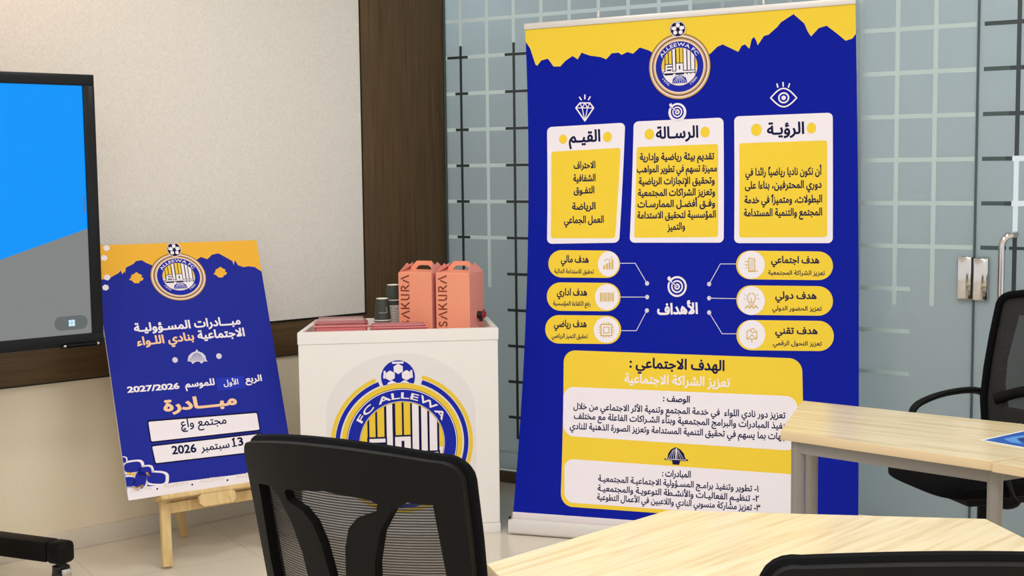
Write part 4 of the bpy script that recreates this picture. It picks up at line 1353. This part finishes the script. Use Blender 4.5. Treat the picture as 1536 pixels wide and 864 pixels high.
for off in (0.0, 0.42):
    foot = FE0 + bd * off
    top = BP + bu * (0.26 + off * 0.8) + bv * 0.98 - bn * 0.05
    m_ = MB()
    d = (top - foot).normalized()
    bar(m_, M['pine'], eloc(foot - d * 0.0 + Vector((0, 0, 0.006))), eloc(top), 0.038, 0.022, bnh)
    m_.build('front_leg', ea)
    rf = FE0 + Vector((-0.165, 0.335, 0)) + bd * (off * 0.9 + 0.155)
    rt = BP + bu * (0.165 + off + 0.03) + bv * 0.62 - bn * 0.085
    m_ = MB()
    bar(m_, M['pine'], eloc(rf + Vector((0, 0, 0.004))), eloc(rt), 0.034, 0.02, bnh)
    m_.build('rear_leg', ea)
cbm = MB()
c0 = FE0 + (BP + bu * 0.26 + bv * 0.98 - bn * 0.05 - FE0) * 0.178
bar(cbm, M['pine'], eloc(c0 + bd * 0.0 + bnh * 0.002), eloc(c0 + bd * 0.405 + bnh * 0.002), 0.02, 0.042, (0, 0, 1))
cbm.build('crossbar', ea)
ld = MB()
T0 = Matrix.Translation(BP - FE0) @ Matrix((bu, bv, bn)).transposed().to_4x4()
ld.box(M['pine'], (0.118, -0.018, -0.062), (0.60, -0.0005, 0.018), 0.003, T0)
ld.build('ledge', ea)
lp = MB()
PLs = [(0.262, -0.026), (0.272, -0.0185), (0.400, -0.0185), (0.410, -0.026), (0.410, -0.052), (0.395, -0.066), (0.278, -0.066), (0.262, -0.052)]
lp.plate(M['pine'], [PLs], lambda x, z, t: T0 @ Vector((x, z, t)), 0.004, 0.018, 0.5)
for x in (0.305, 0.366):
    lp.cyl(M['alu'], T0 @ Vector((x, -0.045, 0.010)), T0 @ Vector((x, -0.045, 0.012)), 0.004, n=12)
lp.build('clamp_plate', ea)

# ------------------------------------------------------------------ promotion counter
CB = Vector((-0.0589, 5.3065, 0))
CW, CH, CD = 0.792, 0.838, 0.46
cdv = yaw_dir(83)
CO = CB - cdv * CW
ct = thing('promotion_counter', CO, R(90 - 83), 'white promotion counter with a round yellow and blue football crest', 'counter')
IN = 0.06   # the left side draws in towards the back


def outline(e):
    return [(-e, -e), (CW + e, -e), (CW + e, CD + e), (IN - e, CD + e)]


body = MB()
body.prism(M['white_pvc'], outline(0.0), 0.042, 0.79, 0.003)
ca = Art()
C0, CR = (0.4021, 0.3828), 0.284
arch = [(0.102, 0.10)] + [(0.40 - 0.298 * math.cos(i / 28 * PI), 0.505 + 0.24 * math.sin(i / 28 * PI)) for i in range(29)] + [(0.698, 0.10)]
ca.poly('grey', 1, arch)
L = 2
for ink, r0, r1, gap in (('lemon', 1.0, .946, 1), ('royal', .936, .873, 1)):
    ca.arc(ink, L, C0, CR * r1, CR * r0, R(17.5 if ink == 'lemon' else 18.5), R(360 - (21.5 if ink == 'lemon' else 20)), 90)
for ink, rr in (('white', .86), ('lemon', .852), ('navy', .782), ('white', .774), ('royal', .762), ('white', .600), ('navy', .594)):
    ca.disc(ink, L + 1, C0, CR * rr, CR * rr, 80)
    L += 1
ca.ball(2, (C0[0] - 0.012, C0[1] + CR * .94), CR * .238, 'royal')
ca.arc_text('white', L + 1, 'FC ALLEWA', C0, CR * .635, CR * .088, R(-62), R(62), .02)
ca.kufic(L + 1, C0, CR * .59, 1, 1, True)
ca.emit(body, lambda a, b, o: (a, -0.0002 - o, b), 0.0003)
body.build('body', ct, 0)
rim = MB()
o1, o0 = outline(0.002), outline(-0.022)
t = bmesh.new()
n = 4
lv = [[t.verts.new((p[0], p[1], z)) for p in o] for (o, z) in ((o1, 0.797), (o1, CH), (o0, CH), (o0, 0.7905), (o1, 0.7905))]
for i in range(4):
    for a, b in ((0, 1), (1, 2), (2, 3)):
        t.faces.new((lv[a][i], lv[a][(i + 1) % n], lv[b][(i + 1) % n], lv[b][i]))
    t.faces.new((lv[4][i], lv[0][i], lv[0][(i + 1) % n], lv[4][(i + 1) % n])[::-1])
    t.faces.new((lv[3][i], lv[3][(i + 1) % n], lv[4][(i + 1) % n], lv[4][i]))
bmesh.ops.recalc_face_normals(t, faces=t.faces)
bmesh.ops.bevel(t, geom=[e for e in t.edges if all(abs(v.co.z - CH) < 1e-4 for v in e.verts)], offset=0.002, segments=2, affect='EDGES')
rim.add(t, M['white_pvc'])
rim.build('rim', ct)
pl = MB()
pl.prism(M['white_pvc'], outline(0.002), 0.0, 0.041, 0.003)
pl.build('plinth', ct)
SHELF = 0.7905
CT = Matrix.Translation(CO) @ Matrix.Rotation(R(7), 4, 'Z')


def on_counter(x, y, z=SHELF):
    return CT @ Vector((x, y, z))


# trays of sweets with clear lids
def tray(name, x0, x1, y0, y1, hb, hl, label):
    w, d = x1 - x0, y1 - y0
    r = thing(name, on_counter((x0 + x1) / 2, (y0 + y1) / 2), R(7), label, 'tray', 'lidded pink trays on the counter')
    b = MB()
    t = bmesh.new()
    bmesh.ops.create_cube(t, size=1)
    for v in t.verts:
        k = 0.94 if v.co.z < 0 else 1.0
        v.co = Vector((v.co.x * w * k, v.co.y * d * k, (v.co.z + 0.5) * hb))
    bmesh.ops.bevel(t, geom=list(t.edges), offset=0.008, segments=3, affect='EDGES')
    b.add(t, M['tray_pink'])
    b.box(M['tray_pink'], (-w / 2 - 0.003, -d / 2 - 0.003, hb - 0.006), (w / 2 + 0.003, d / 2 + 0.003, hb), 0.002)
    b.build('tray_base', r)
    l = MB()
    t = bmesh.new()
    bmesh.ops.create_cube(t, size=1)
    for v in t.verts:
        k = 0.93 if v.co.z > 0 else 0.99
        v.co = Vector((v.co.x * w * k, v.co.y * d * k, hb + (v.co.z + 0.5) * hl))
    bmesh.ops.bevel(t, geom=list(t.edges), offset=0.010, segments=3, affect='EDGES')
    l.add(t, M['clear'])
    l.build('lid', r)
    return r


tray('sweet_tray', 0.062, 0.276, 0.045, 0.230, 0.066, 0.018, 'pink plastic tray with clear lid at the left end of the white counter')
tray('sweet_tray', 0.284, 0.512, 0.040, 0.116, 0.056, 0.013, 'lower pink plastic tray with clear lid in front of the boxes')


# stacked paper cups, mouth down
def cup_proto(h, r_rim, r_base, mark):
    c = MB()
    q = r_rim - 0.0018
    c.lathe(M['cup'], [(q, 0.0), (r_base, h - 0.003), (r_base - 0.0004, h - 0.002)])
    c.lathe(M['paper'], [(0.0, h - 0.0052), (r_base - 0.0036, h - 0.0051), (r_base - 0.0030, h - 0.0045), (r_base - 0.0026, h), (r_base - 0.0006, h), (r_base - 0.0003, h - 0.002)])
    c.lathe(M['paper'], [(q + 0.0001, 0.0), (r_rim - 0.0006, 0.0), (r_rim, 0.0018), (r_rim - 0.0006, 0.0040), (q + 0.0001, 0.0042), (q + 0.0001, 0.0)])
    if mark:
        # pale printed corner line on the side facing the room
        def at(a, z):
            r = q + (r_base - q) * z / (h - 0.003) + 0.0004
            return Vector((r * math.cos(a), r * math.sin(a), z))
        c.tube(M['paper'], [at(R(-110 + 5 * i), 0.034) for i in range(13)], 0.0006, 5)
        c.tube(M['paper'], [at(R(-50), 0.034 + 0.004 * i) for i in range(7)], 0.0006, 5)
    return c.build('paper_cup', None, 40)


def cup_stack(first, px, py, zs, group, labels, top=None):
    for k, z in enumerate(zs):
        if top is not None and k == len(zs) - 1:
            o = top
        else:
            o = first if k == 0 else first.copy()
            if k:
                COL.objects.link(o)
        o.location = (px, py, z)
        tag(o, labels.get(k, labels[None]), 'cup', group)


fz = [SHELF + k * 0.0095 for k in range(7)]
cup_stack(cup_proto(0.092, 0.0375, 0.0265, False), -0.5415, 5.535, fz, 'front stack of nested paper cups',
          {6: 'charcoal paper cup with a pale corner mark, top of the shorter front stack', None: 'paper cup hidden lower in the shorter front stack'}, cup_proto(0.092, 0.0375, 0.0265, True))
rz = [SHELF + k * 0.0068 for k in range(17)]
rz.append(rz[-1] + 0.0245)
cup_stack(cup_proto(0.066, 0.0332, 0.0262, False), -0.502, 5.612, rz, 'rear stack of nested paper cups',
          {17: 'topmost charcoal cup of the taller rear stack, beside the pink box', 16: 'charcoal cup just below the topmost in the taller rear stack',
           None: 'white-rimmed paper cup nested in the taller rear stack'})

# pink drink carriers with a carrying handle
def drink_box(x, y, yaw, label, tap, tilt):
    W, D, H = 0.147, 0.165, 0.262
    r = thing('drink_box', (x, y, SHELF), R(90 - yaw), label, 'drink box', 'pink drink boxes on the counter')
    r.rotation_euler = (0, R(tilt), R(90 - yaw))
    b = MB()
    b.box(M['pink'], (0, 0, 0.0), (W, D, H - 0.001), 0.0015)
    k_ = b.mi(M['pink_side'])
    b.bm.normal_update()
    for f_ in b.bm.faces:
        if abs(f_.normal.x) > 0.9:
            f_.material_index = k_
    a = Art()
    # outlined letters with broken strokes, read from the bottom up
    def stroke(pts, w=0.0058):
        a.line('rust', 1, [(0.047 - q, p) for p, q in pts], w)
    S = 0.035      # letter height
    X = 0.042
    lt = {'S': [[(.62, .86), (.40, .98), (.14, .86), (.12, .66)], [(.22, .55), (.60, .38)], [(.70, .30), (.62, .08), (.36, .0), (.08, .12)]],
          'A': [[(.0, .0), (.30, .72)], [(.46, .98), (.86, .0)]],
          'K': [[(.10, 0), (.10, 1)], [(.24, .42), (.66, 1.0)], [(.40, .50), (.78, 0)]],
          'U': [[(.10, 1), (.10, .30), (.24, .06), (.44, .0)], [(.66, 1), (.66, 0)]],
          'R': [[(.10, 0), (.10, 1)], [(.26, .98), (.54, .94), (.62, .76), (.54, .58), (.34, .50)], [(.36, .44), (.76, 0)]]}
    zc = X
    for ch in 'SAKURA':
        wd = {'S': .030, 'A': .034, 'K': .034, 'U': .034, 'R': .034}[ch]
        for sg in lt[ch]:
            stroke([(zc + px * wd, 0.0 + py * S) for px, py in sg])
        zc += wd + 0.0025
    a.emit(b, lambda u, v, o: (u, -0.0002 - o, v), 0.0004)
    b.build('carton', r, 0)
    hz = 0.044

    def flap(y0, y1, name):
        f = MB()
        out = [(0.002, 0), (W - 0.002, 0), (W - 0.006, 0.030), (W - 0.008, 0.032), (W - 0.012, 0.046), (W - 0.034, 0.070), (0.050, 0.070), (0.026, 0.046), (0.020, 0.032), (0.006, 0.030)]
        hole = [(0.046, 0.034), (0.050, 0.043), (0.062, 0.052), (W - 0.046, 0.052), (W - 0.034, 0.043), (W - 0.030, 0.034)]
        f.plate(M['pink'], [out, hole], lambda px, pz, t: (px, y0 + (y1 - y0) * min(1, pz / 0.030) + (t if pz > 0.029 else t * 0.3), H - 0.001 + (pz * 0.15 if pz <= 0.030 else 0.0045 + (pz - 0.030) * 1.0) + (0 if pz > 0.031 else t)), 0.0, 0.0022, 0.0305)
        f.build(name, r, 0)
    flap(0.002, D / 2 - 0.004, 'handle_flap')
    flap(D - 0.005, D / 2 + 0.001, 'handle_flap')
    for sx, xx in ((1, 0.001), (-1, W - 0.001)):
        g = MB()
        t = bmesh.new()
        P = [(xx, 0.004, H - 0.001), (xx, D - 0.004, H - 0.001), (xx + sx * 0.016, D / 2 + 0.030, H + 0.036), (xx + sx * 0.020, D / 2, H + 0.022), (xx + sx * 0.016, D / 2 - 0.030, H + 0.036)]
        va = [t.verts.new(p) for p in P]
        vb = [t.verts.new((p[0] + sx * 0.002, p[1], p[2])) for p in P]
        t.faces.new(va)
        t.faces.new(vb[::-1])
        for i in range(5):
            t.faces.new((va[i], va[(i + 1) % 5], vb[(i + 1) % 5], vb[i]))
        bmesh.ops.recalc_face_normals(t, faces=t.faces)
        g.add(t, M['pink_side'])
        g.build('gusset', r, 0)
    if tap:
        tp = MB()
        ty, tz = 0.085, 0.085
        tp.cyl(M['pink_side'], (W, ty, tz), (W + 0.003, ty, tz), 0.021, n=28)
        tp.cyl(M['blk'], (W + 0.002, ty, tz), (W + 0.026, ty, tz), 0.0155, n=24)
        tp.cyl(M['blk'], (W + 0.016, ty, tz - 0.004), (W + 0.016, ty, tz - 0.026), 0.008, n=16)
        to = tp.build('tap', r)
        lv = MB()
        lv.box(M['red'], (W + 0.0262, ty - 0.020, tz - 0.012), (W + 0.034, ty + 0.020, tz + 0.014), 0.004)
        lv.box(M['red'], (W + 0.026, ty - 0.008, tz + 0.010), (W + 0.031, ty + 0.008, tz + 0.024), 0.002)
        tag(lv.build('tap_lever', to), 'dark red lever')
        tag(to, 'black tap')
    return r


drink_box(-0.4665, 5.456, 109, 'left pink drink carton beside the charcoal cups', False, 0.0)
drink_box(-0.3105, 5.4105, 109, 'right pink drink carton with a black and red tap', True, 0.0)

# ------------------------------------------------------------------ roll-up banner
BQ = (-0.0055, 5.2849, 107.91, 1.3513, 0.0734, 0.41, 2.0559, 108.25, R(0.031 * 57.2958 / 57.2958), 0.4543)
BWID, BHGT = 1.3513, 2.05
bdb, bdt = yaw_dir(107.91), yaw_dir(108.25)
BN = Vector((bdb.y, -bdb.x, 0))          # towards the viewer
BL_ = Vector((0, 0, 0.09))
BR_ = BL_ + bdb * BWID
TL_ = Vector((0.0734, 0.41, 2.0559))
tlt = 0.0310
TR_ = TL_ + BWID * (bdt * math.cos(tlt) + Vector((0, 0, 1)) * math.sin(tlt))


def bsurf(u, t, off=0.0):
    return (BL_ + (TL_ - BL_) * t) * (1 - u) + (BR_ + (TR_ - BR_) * t) * u - BN * (0.4543 * t * (1 - t)) + BN * off


bt = thing('roll_up_banner', (-0.0055, 5.2849, 0), 0, 'tall blue and yellow Arabic roll-up banner in front of the frosted glass', 'banner')
fm = MB()
t = bmesh.new()
NU, NV = 6, 48
for back in (0, 1):
    g = [[t.verts.new(bsurf(i / NU, j / NV, -0.0012 if back else 0.0)) for i in range(NU + 1)] for j in range(NV + 1)]
    for j in range(NV):
        for i in range(NU):
            q = (g[j][i], g[j][i + 1], g[j + 1][i + 1], g[j + 1][i])
            f = t.faces.new(q[::-1] if back else q)
fm.add(t, M['blue'], None, True)
ar = Art()
ar.spec(BANNER_ART)
ar.emit(fm, lambda a, b, o: bsurf(a / BWID, b / BHGT, o + 0.0003), 0.0004, rows=0.0427)
fm.build('printed_panel', bt, 30)
tr = MB()
bar(tr, M['alu'], TL_ - bdt * 0.004 + Vector((0, 0, 0.010)), TR_ + bdt * 0.002 + Vector((0, 0, 0.010)), 0.026, 0.014, BN, 0.003)
tag(tr.build('top_rail', bt), 'white metal top rail')
for u in (0.232, 0.735):
    pm = MB()
    P = [bsurf(u, k / 16, -0.022) for k in range(17)]
    P = [Vector((P[0].x, P[0].y, 0.05)) - BN * 0.0] + P[1:] + [P[-1] + Vector((0, 0, 0.035))]
    P[0] = P[0] - BN * 0.03
    pm.tube(M['alu'], P, 0.006, 10)
    pm.cyl(M['alu'], P[-1] + Vector((0, 0, -0.004)), P[-1] + Vector((0, 0, 0.022)), 0.007, 0.004)
    pm.build('pole', bt)
bs = MB()
prof = [(-0.012, 0.004), (-0.018, 0.012), (-0.018, 0.050), (-0.012, 0.062), (0.0, 0.066), (0.10, 0.066), (0.135, 0.055), (0.15, 0.03), (0.148, 0.004)]
t = bmesh.new()
rings = []
for u in (-0.006, BWID + 0.006):
    rings.append([t.verts.new(bdb * u - BN * y + Vector((0, 0, z))) for y, z in prof])
k = len(prof)
for i in range(k):
    t.faces.new((rings[0][i], rings[0][(i + 1) % k], rings[1][(i + 1) % k], rings[1][i]))
t.faces.new(rings[0][::-1])
t.faces.new(rings[1])
bmesh.ops.recalc_face_normals(t, faces=t.faces)
bs.add(t, M['alu'])
tag(bs.build('base_cassette', bt), 'white aluminium base')
cs = MB()
bar(cs, M['alu_lip'], Vector((0, 0, 0.078)) - bdb * 0.002, Vector((0, 0, 0.078)) + bdb * (BWID + 0.002), 0.026, 0.006, BN, 0.001)
cs.build('clamp_strip', bt)
for u0, u1 in ((-0.016, -0.006), (BWID + 0.006, BWID + 0.016)):
    ec = MB()
    t = bmesh.new()
    rings = [[t.verts.new(bdb * u - BN * (y * 1.02) + Vector((0, 0, max(0.0, z * 1.03 - 0.002)))) for y, z in prof] for u in (u0, u1)]
    for i in range(k):
        t.faces.new((rings[0][i], rings[0][(i + 1) % k], rings[1][(i + 1) % k], rings[1][i]))
    t.faces.new(rings[0][::-1])
    t.faces.new(rings[1])
    bmesh.ops.recalc_face_normals(t, faces=t.faces)
    ec.add(t, M['alu'])
    p = bdb * ((u0 + u1) / 2) + BN * 0.004 + Vector((0, 0, 0.069))
    ec.cyl(M['blk'], p, p + BN * 0.012, 0.005, n=12)
    ec.build('end_cap', bt)


# ------------------------------------------------------------------ tables
def leg_round(name, root, x, y, top, r=0.019):
    b = MB()
    b.cyl(M['table_metal'], (x, y, 0.018), (x, y, top), r, n=24)
    lo = b.build(name, root)
    f = MB()
    f.cyl(M['black'], (x, y, 0.0), (x, y, 0.018), r * 1.1, n=24)
    f.build('leg_foot', lo)


def table(name, pts, legs, grain, label, group, apron=True):
    cx = sum(p[0] for p in pts) / len(pts)
    cy = sum(p[1] for p in pts) / len(pts)
    r = thing(name, (cx, cy, 0), R(grain), label, 'table', group)
    c, s = math.cos(-R(grain)), math.sin(-R(grain))
    loc = lambda p: ((p[0] - cx) * c - (p[1] - cy) * s, (p[0] - cx) * s + (p[1] - cy) * c)
    P = [loc(p) for p in pts]
    LG = [loc(p) for p in legs]
    b = MB()
    b.prism(M['oak'], P, 0.715, 0.740, 0.0015, M['oak_edge'])
    b.build('table_top', r, 20)
    for p in LG:
        leg_round('leg', r, p[0], p[1], 0.715)
    if apron:
        a = MB()
        for i in range(len(LG)):
            p, q = LG[i], LG[(i + 1) % len(LG)]
            bar(a, M['table_metal'], (p[0], p[1], 0.6925), (q[0], q[1], 0.6965), 0.03, 0.036, (0, 0, 1), 0.003)
        a.build('apron', r)
    return r


GR = 'light oak training tables'
table('trapezoid_table', [(0.738, 3.638), (0.902, 4.114), (1.70, 3.488), (1.178, 3.231)],
      [(0.788, 3.640), (0.918, 4.045), (1.60, 3.49), (1.206, 3.286)], -37.5,
      'light oak table with grey legs in front of the banner, brochure on it', GR)
table('trapezoid_table', [(1.174, 3.222), (1.702, 3.482), (2.10, 2.66), (1.62, 2.72)],
      [(1.33, 3.12), (1.68, 3.42), (2.02, 2.72), (1.64, 2.78)], -62,
      'light oak table at the right edge, butted against the brochure table', GR)
table('hexagonal_table', [(-0.053, 2.421), (0.328, 2.797), (0.972, 2.698), (1.06, 2.18), (0.95, 1.84), (0.12, 1.86)],
      [(0.34, 2.72), (0.92, 2.64), (0.98, 2.18), (0.90, 1.92), (0.16, 1.92), ], 45,
      'light oak table in the foreground, nearest to the camera', GR, True)

br = MB()
BA, B1, B2 = Vector((1.2325, 3.4762, 0)), Vector((1.3964, 3.5977, 0)), Vector((1.3239, 3.4087, 0))
e1, e2 = (B1 - BA).normalized(), (B2 - BA).normalized()
ang = math.atan2(e1.y, e1.x)
e2 = Vector((e1.y, -e1.x, 0)) if abs(e1.dot(e2)) < 0.5 else e2
bro = Art()
quad = lambda a0, a1, b0, b1: [tuple((e1 * a + e2 * b)[:2]) for a, b in ((a0, b0), (a1, b0), (a1, b1), (a0, b1))]
bro.poly('paper', 1, quad(0, 0.297, 0, 0.21))
bro.poly('brochure_blue', 2, quad(0.008, 0.289, 0.008, 0.202))
bro.poly('brochure_light', 3, [tuple((e1 * a + e2 * b)[:2]) for a, b in ((0.06, 0.03), (0.289, 0.05), (0.289, 0.075), (0.09, 0.05), (0.04, 0.10), (0.035, 0.07))])
bro.poly('brochure_navy', 3, [tuple((e1 * a + e2 * b)[:2]) for a, b in ((0.09, 0.055), (0.289, 0.082), (0.289, 0.202), (0.06, 0.202), (0.05, 0.11))])
br.prism(M['paper'], quad(0, 0.297, 0, 0.21), 0.0, 0.0012)
bro.emit(br, lambda a, b, o: (a, b, 0.0013 + o), 0.00025)
br = br.build('brochure', None, 0)
br.location = (BA.x, BA.y, 0.7403)
tag(br, 'blue brochure with a white border lying on the light oak table', 'brochure')


# ------------------------------------------------------------------ office chairs
HW = 0.217


def back_pt(x, z, t):
    """curved backrest: x across, z above the floor, t towards the sitter"""
    k = max(0.0, z - 0.52) / 0.5
    return (x, -0.185 - 0.100 * k ** 1.2 + 0.075 * (x / HW) ** 2 + t, z)


def edge_top(x):
    return 1.018 - 0.030 * (x / HW) ** 2


def office_chair(loc, rotz, lift, label, lod=True):
    r = thing('office_chair', loc, rotz, label, 'chair', 'black mesh office chairs')
    up = lambda f: (lambda x, z, t: Vector(f(x, z, t)) + Vector((0, 0, lift)))
    bp = up(back_pt)
    # outline of the frame
    out = []
    for i in range(25):
        x = (HW - 0.036) * (i / 12 - 1)
        out.append((x, edge_top(x)))
    cr = 0.035
    for k in range(1, 7):
        a = PI / 2 - k / 6 * PI / 2
        out.append((HW - cr + cr * math.cos(a), edge_top(HW - 0.036) - cr + cr * math.sin(a)))
    out += [(HW - 0.001, 0.86), (HW - 0.004, 0.76), (HW - 0.010, 0.66), (HW - 0.026, 0.58), (HW - 0.06, 0.535)]
    left = [(-x, z) for x, z in out[25:]]
    loop = out + left[::-1]
    # openings
    side = [(0.174, 0.925), (0.135, 0.930), (0.112, 0.915), (0.088, 0.875), (0.072, 0.82), (0.066, 0.76), (0.066, 0.68), (0.072, 0.63), (0.150, 0.63), (0.172, 0.70), (0.180, 0.78)]
    mid = [(0.085, 0.932), (0.092, 0.926), (0.088, 0.912), (0.055, 0.900), (0.036, 0.880), (0.024, 0.845), (0.016, 0.79), (0.013, 0.72), (0.013, 0.66),
           (-0.013, 0.66), (-0.013, 0.72), (-0.016, 0.79), (-0.024, 0.845), (-0.036, 0.880), (-0.055, 0.900), (-0.088, 0.912), (-0.092, 0.926), (-0.085, 0.932), (0, 0.941)]
    f = MB()
    f.plate(M['black'], [loop, side, [(-x, z) for x, z in side][::-1], mid], bp, -0.014, 0.008, 0.03)
    f.build('back_frame', r, 40)
    w = MB()
    wl_ = [(x * 0.97, min(z, edge_top(x) - 0.012)) for x, z in loop]
    t = bmesh.new()
    tris = tessellate_polygon([[Vector((p[0], p[1], 0)) for p in wl_]])
    vs = [t.verts.new((p[0], p[1], 0)) for p in wl_]
    for tr_ in tris:
        t.faces.new([vs[i] for i in tr_])
    for ax, lo, hi in ((0, -HW, HW), (1, 0.5, 1.03)):
        k = lo + 0.02
        while k < hi:
            no = [0, 0, 0]
            no[ax] = 1
            co = [0, 0, 0]
            co[ax] = k
            bmesh.ops.bisect_plane(t, geom=list(t.verts) + list(t.edges) + list(t.faces), plane_co=co, plane_no=no)
            k += 0.02
    for v in t.verts:
        v.co = bp(v.co.x, v.co.y, 0.0105)
    w.add(t, M['weave'])
    tag(w.build('mesh_panel', r), 'see-through black mesh panel')
    # padded edge running round the frame on the sitter's side
    e = MB()
    path = [(-x, z) for x, z in out[25:]][::-1] + out
    P = [bp(x * 0.99, z - 0.003, 0.017) for x, z in path]
    e.tube(M['black_soft'], P, 0.012, 10, up=(0, 1, 0))
    tag(e.build('padded_edge', r), 'padded black edge')
    # lumbar bar
    lb = MB()
    lb.tube(M['black'], [bp(-0.17 + 0.34 * i / 10, 0.655 + 0.05 * math.sin(i / 10 * PI), 0.018) for i in range(11)], 0.012, 10, ry=0.018)
    lb.build('lumbar_support', r)
    # spine bracket from the back to below the seat
    sp = MB()
    sp.tube(M['black'], [Vector((0, -0.235, 0.64 + lift)), Vector((0, -0.255, 0.54 + lift)), Vector((0, -0.235, 0.44 + lift)), Vector((0, -0.15, 0.395 + lift)), Vector((0, 0.0, 0.39 + lift))], 0.030, 12, ry=0.016, up=(0, 1, 0.2))
    sp.build('spine', r)
    # seat cushion
    s = MB()
    t = bmesh.new()
    bmesh.ops.create_grid(t, x_segments=14, y_segments=14, size=0.5)
    ext = bmesh.ops.extrude_face_region(t, geom=list(t.faces))
    topv = set(v for v in ext['geom'] if isinstance(v, bmesh.types.BMVert))
    for v in t.verts:
        x, y = v.co.x * 2, v.co.y * 2
        q = (abs(x) ** 4 + abs(y) ** 4) ** 0.25
        m_ = max(abs(x), abs(y))
        if q > 1e-6:
            x, y = x * m_ / q, y * m_ / q
        edge = min(1.0, max(abs(v.co.x), abs(v.co.y)) * 2)
        wide = 0.245 - 0.02 * max(0, -y)
        drop = 0.028 * max(0, y) ** 3
        z = (0.500 - 0.034 * edge ** 6 - drop + 0.012 * x * x) if v in topv else (0.415 + 0.030 * edge ** 4 - drop * 0.5)
        v.co = Vector((x * wide, 0.02 + y * 0.235, z + lift))
    bmesh.ops.recalc_face_normals(t, faces=t.faces)
    s.add(t, M['black_soft'], None, True)
    s.build('seat', r, 60)
    # arms
    for sg in (-1, 1):
        a = MB()
        pts = [(0.205, -0.175, 0.605), (0.238, -0.165, 0.650), (0.252, -0.12, 0.672), (0.258, -0.03, 0.668), (0.258, 0.05, 0.650), (0.258, 0.10, 0.622), (0.252, 0.11, 0.570), (0.236, 0.08, 0.47), (0.20, 0.05, 0.405), (0.08, 0.03, 0.398)]
        V = [Vector((sg * x, y, z + lift)) for x, y, z in pts]
        fine = []
        for i in range(len(V) - 1):
            p0, p1, p2, p3 = V[max(0, i - 1)], V[i], V[i + 1], V[min(len(V) - 1, i + 2)]
            for k in range(4):
                u = k / 4
                fine.append(0.5 * ((2 * p1) + (p2 - p0) * u + (2 * p0 - 5 * p1 + 4 * p2 - p3) * u * u + (-p0 + 3 * p1 - 3 * p2 + p3) * u ** 3))
        fine.append(V[-1])
        a.tube(M['black'], fine, 0.027, 10, ry=0.011, up=(sg * 0.3, 0.2, 1))
        a.build('armrest', r)
    mc = MB()
    mc.box(M['black'], (-0.09, -0.10, 0.375 + lift), (0.09, 0.12, 0.425 + lift), 0.012)
    mc.cyl(M['black'], (0, 0, 0.20), (0, 0, 0.385 + lift), 0.024)
    mc.cyl(M['chrome'], (0, 0, 0.26), (0, 0, 0.37 + lift), 0.015)
    mc.build('gas_lift', r)
    sb = MB()
    sb.cyl(M['black'], (0, 0, 0.07), (0, 0, 0.22), 0.036, 0.028)
    so = sb.build('hub', r)
    for k in range(5):
        an = R(54 + 72 * k)
        ca_, sa_ = math.cos(an), math.sin(an)
        l = MB()
        l.tube(M['black'], [(0.02 * ca_, 0.02 * sa_, 0.115), (0.15 * ca_, 0.15 * sa_, 0.100), (0.29 * ca_, 0.29 * sa_, 0.078)], [0.030, 0.026, 0.018], 10, ry=0.7)
        lo = l.build('base_leg', r)
        c = MB()
        cx, cy = 0.285 * ca_, 0.285 * sa_
        c.cyl(M['blk'], (cx, cy, 0.05), (cx, cy, 0.075), 0.008)
        for q in (-1, 1):
            ox, oy = -sa_ * 0.014 * q, ca_ * 0.014 * q
            c.cyl(M['blk'], (cx + ox * 0.4, cy + oy * 0.4, 0.026), (cx + ox * 1.6, cy + oy * 1.6, 0.026), 0.026, n=20)
        c.build('caster', lo)
    return r


office_chair((-0.176, 2.36, 0), R(-28), 0.015, 'black mesh-back office chair in front of the white counter, seen from behind')
office_chair((0.536, 1.80, 0), R(-2), -0.010, 'black office chair at the bottom right, only its top edge showing')
office_chair((1.475, 4.10, 0), R(104), 0.05, 'black mesh office chair with armrest at the right, facing left beside the glass door')

bpy.data.objects.remove(_to)
bpy.data.curves.remove(_tc)
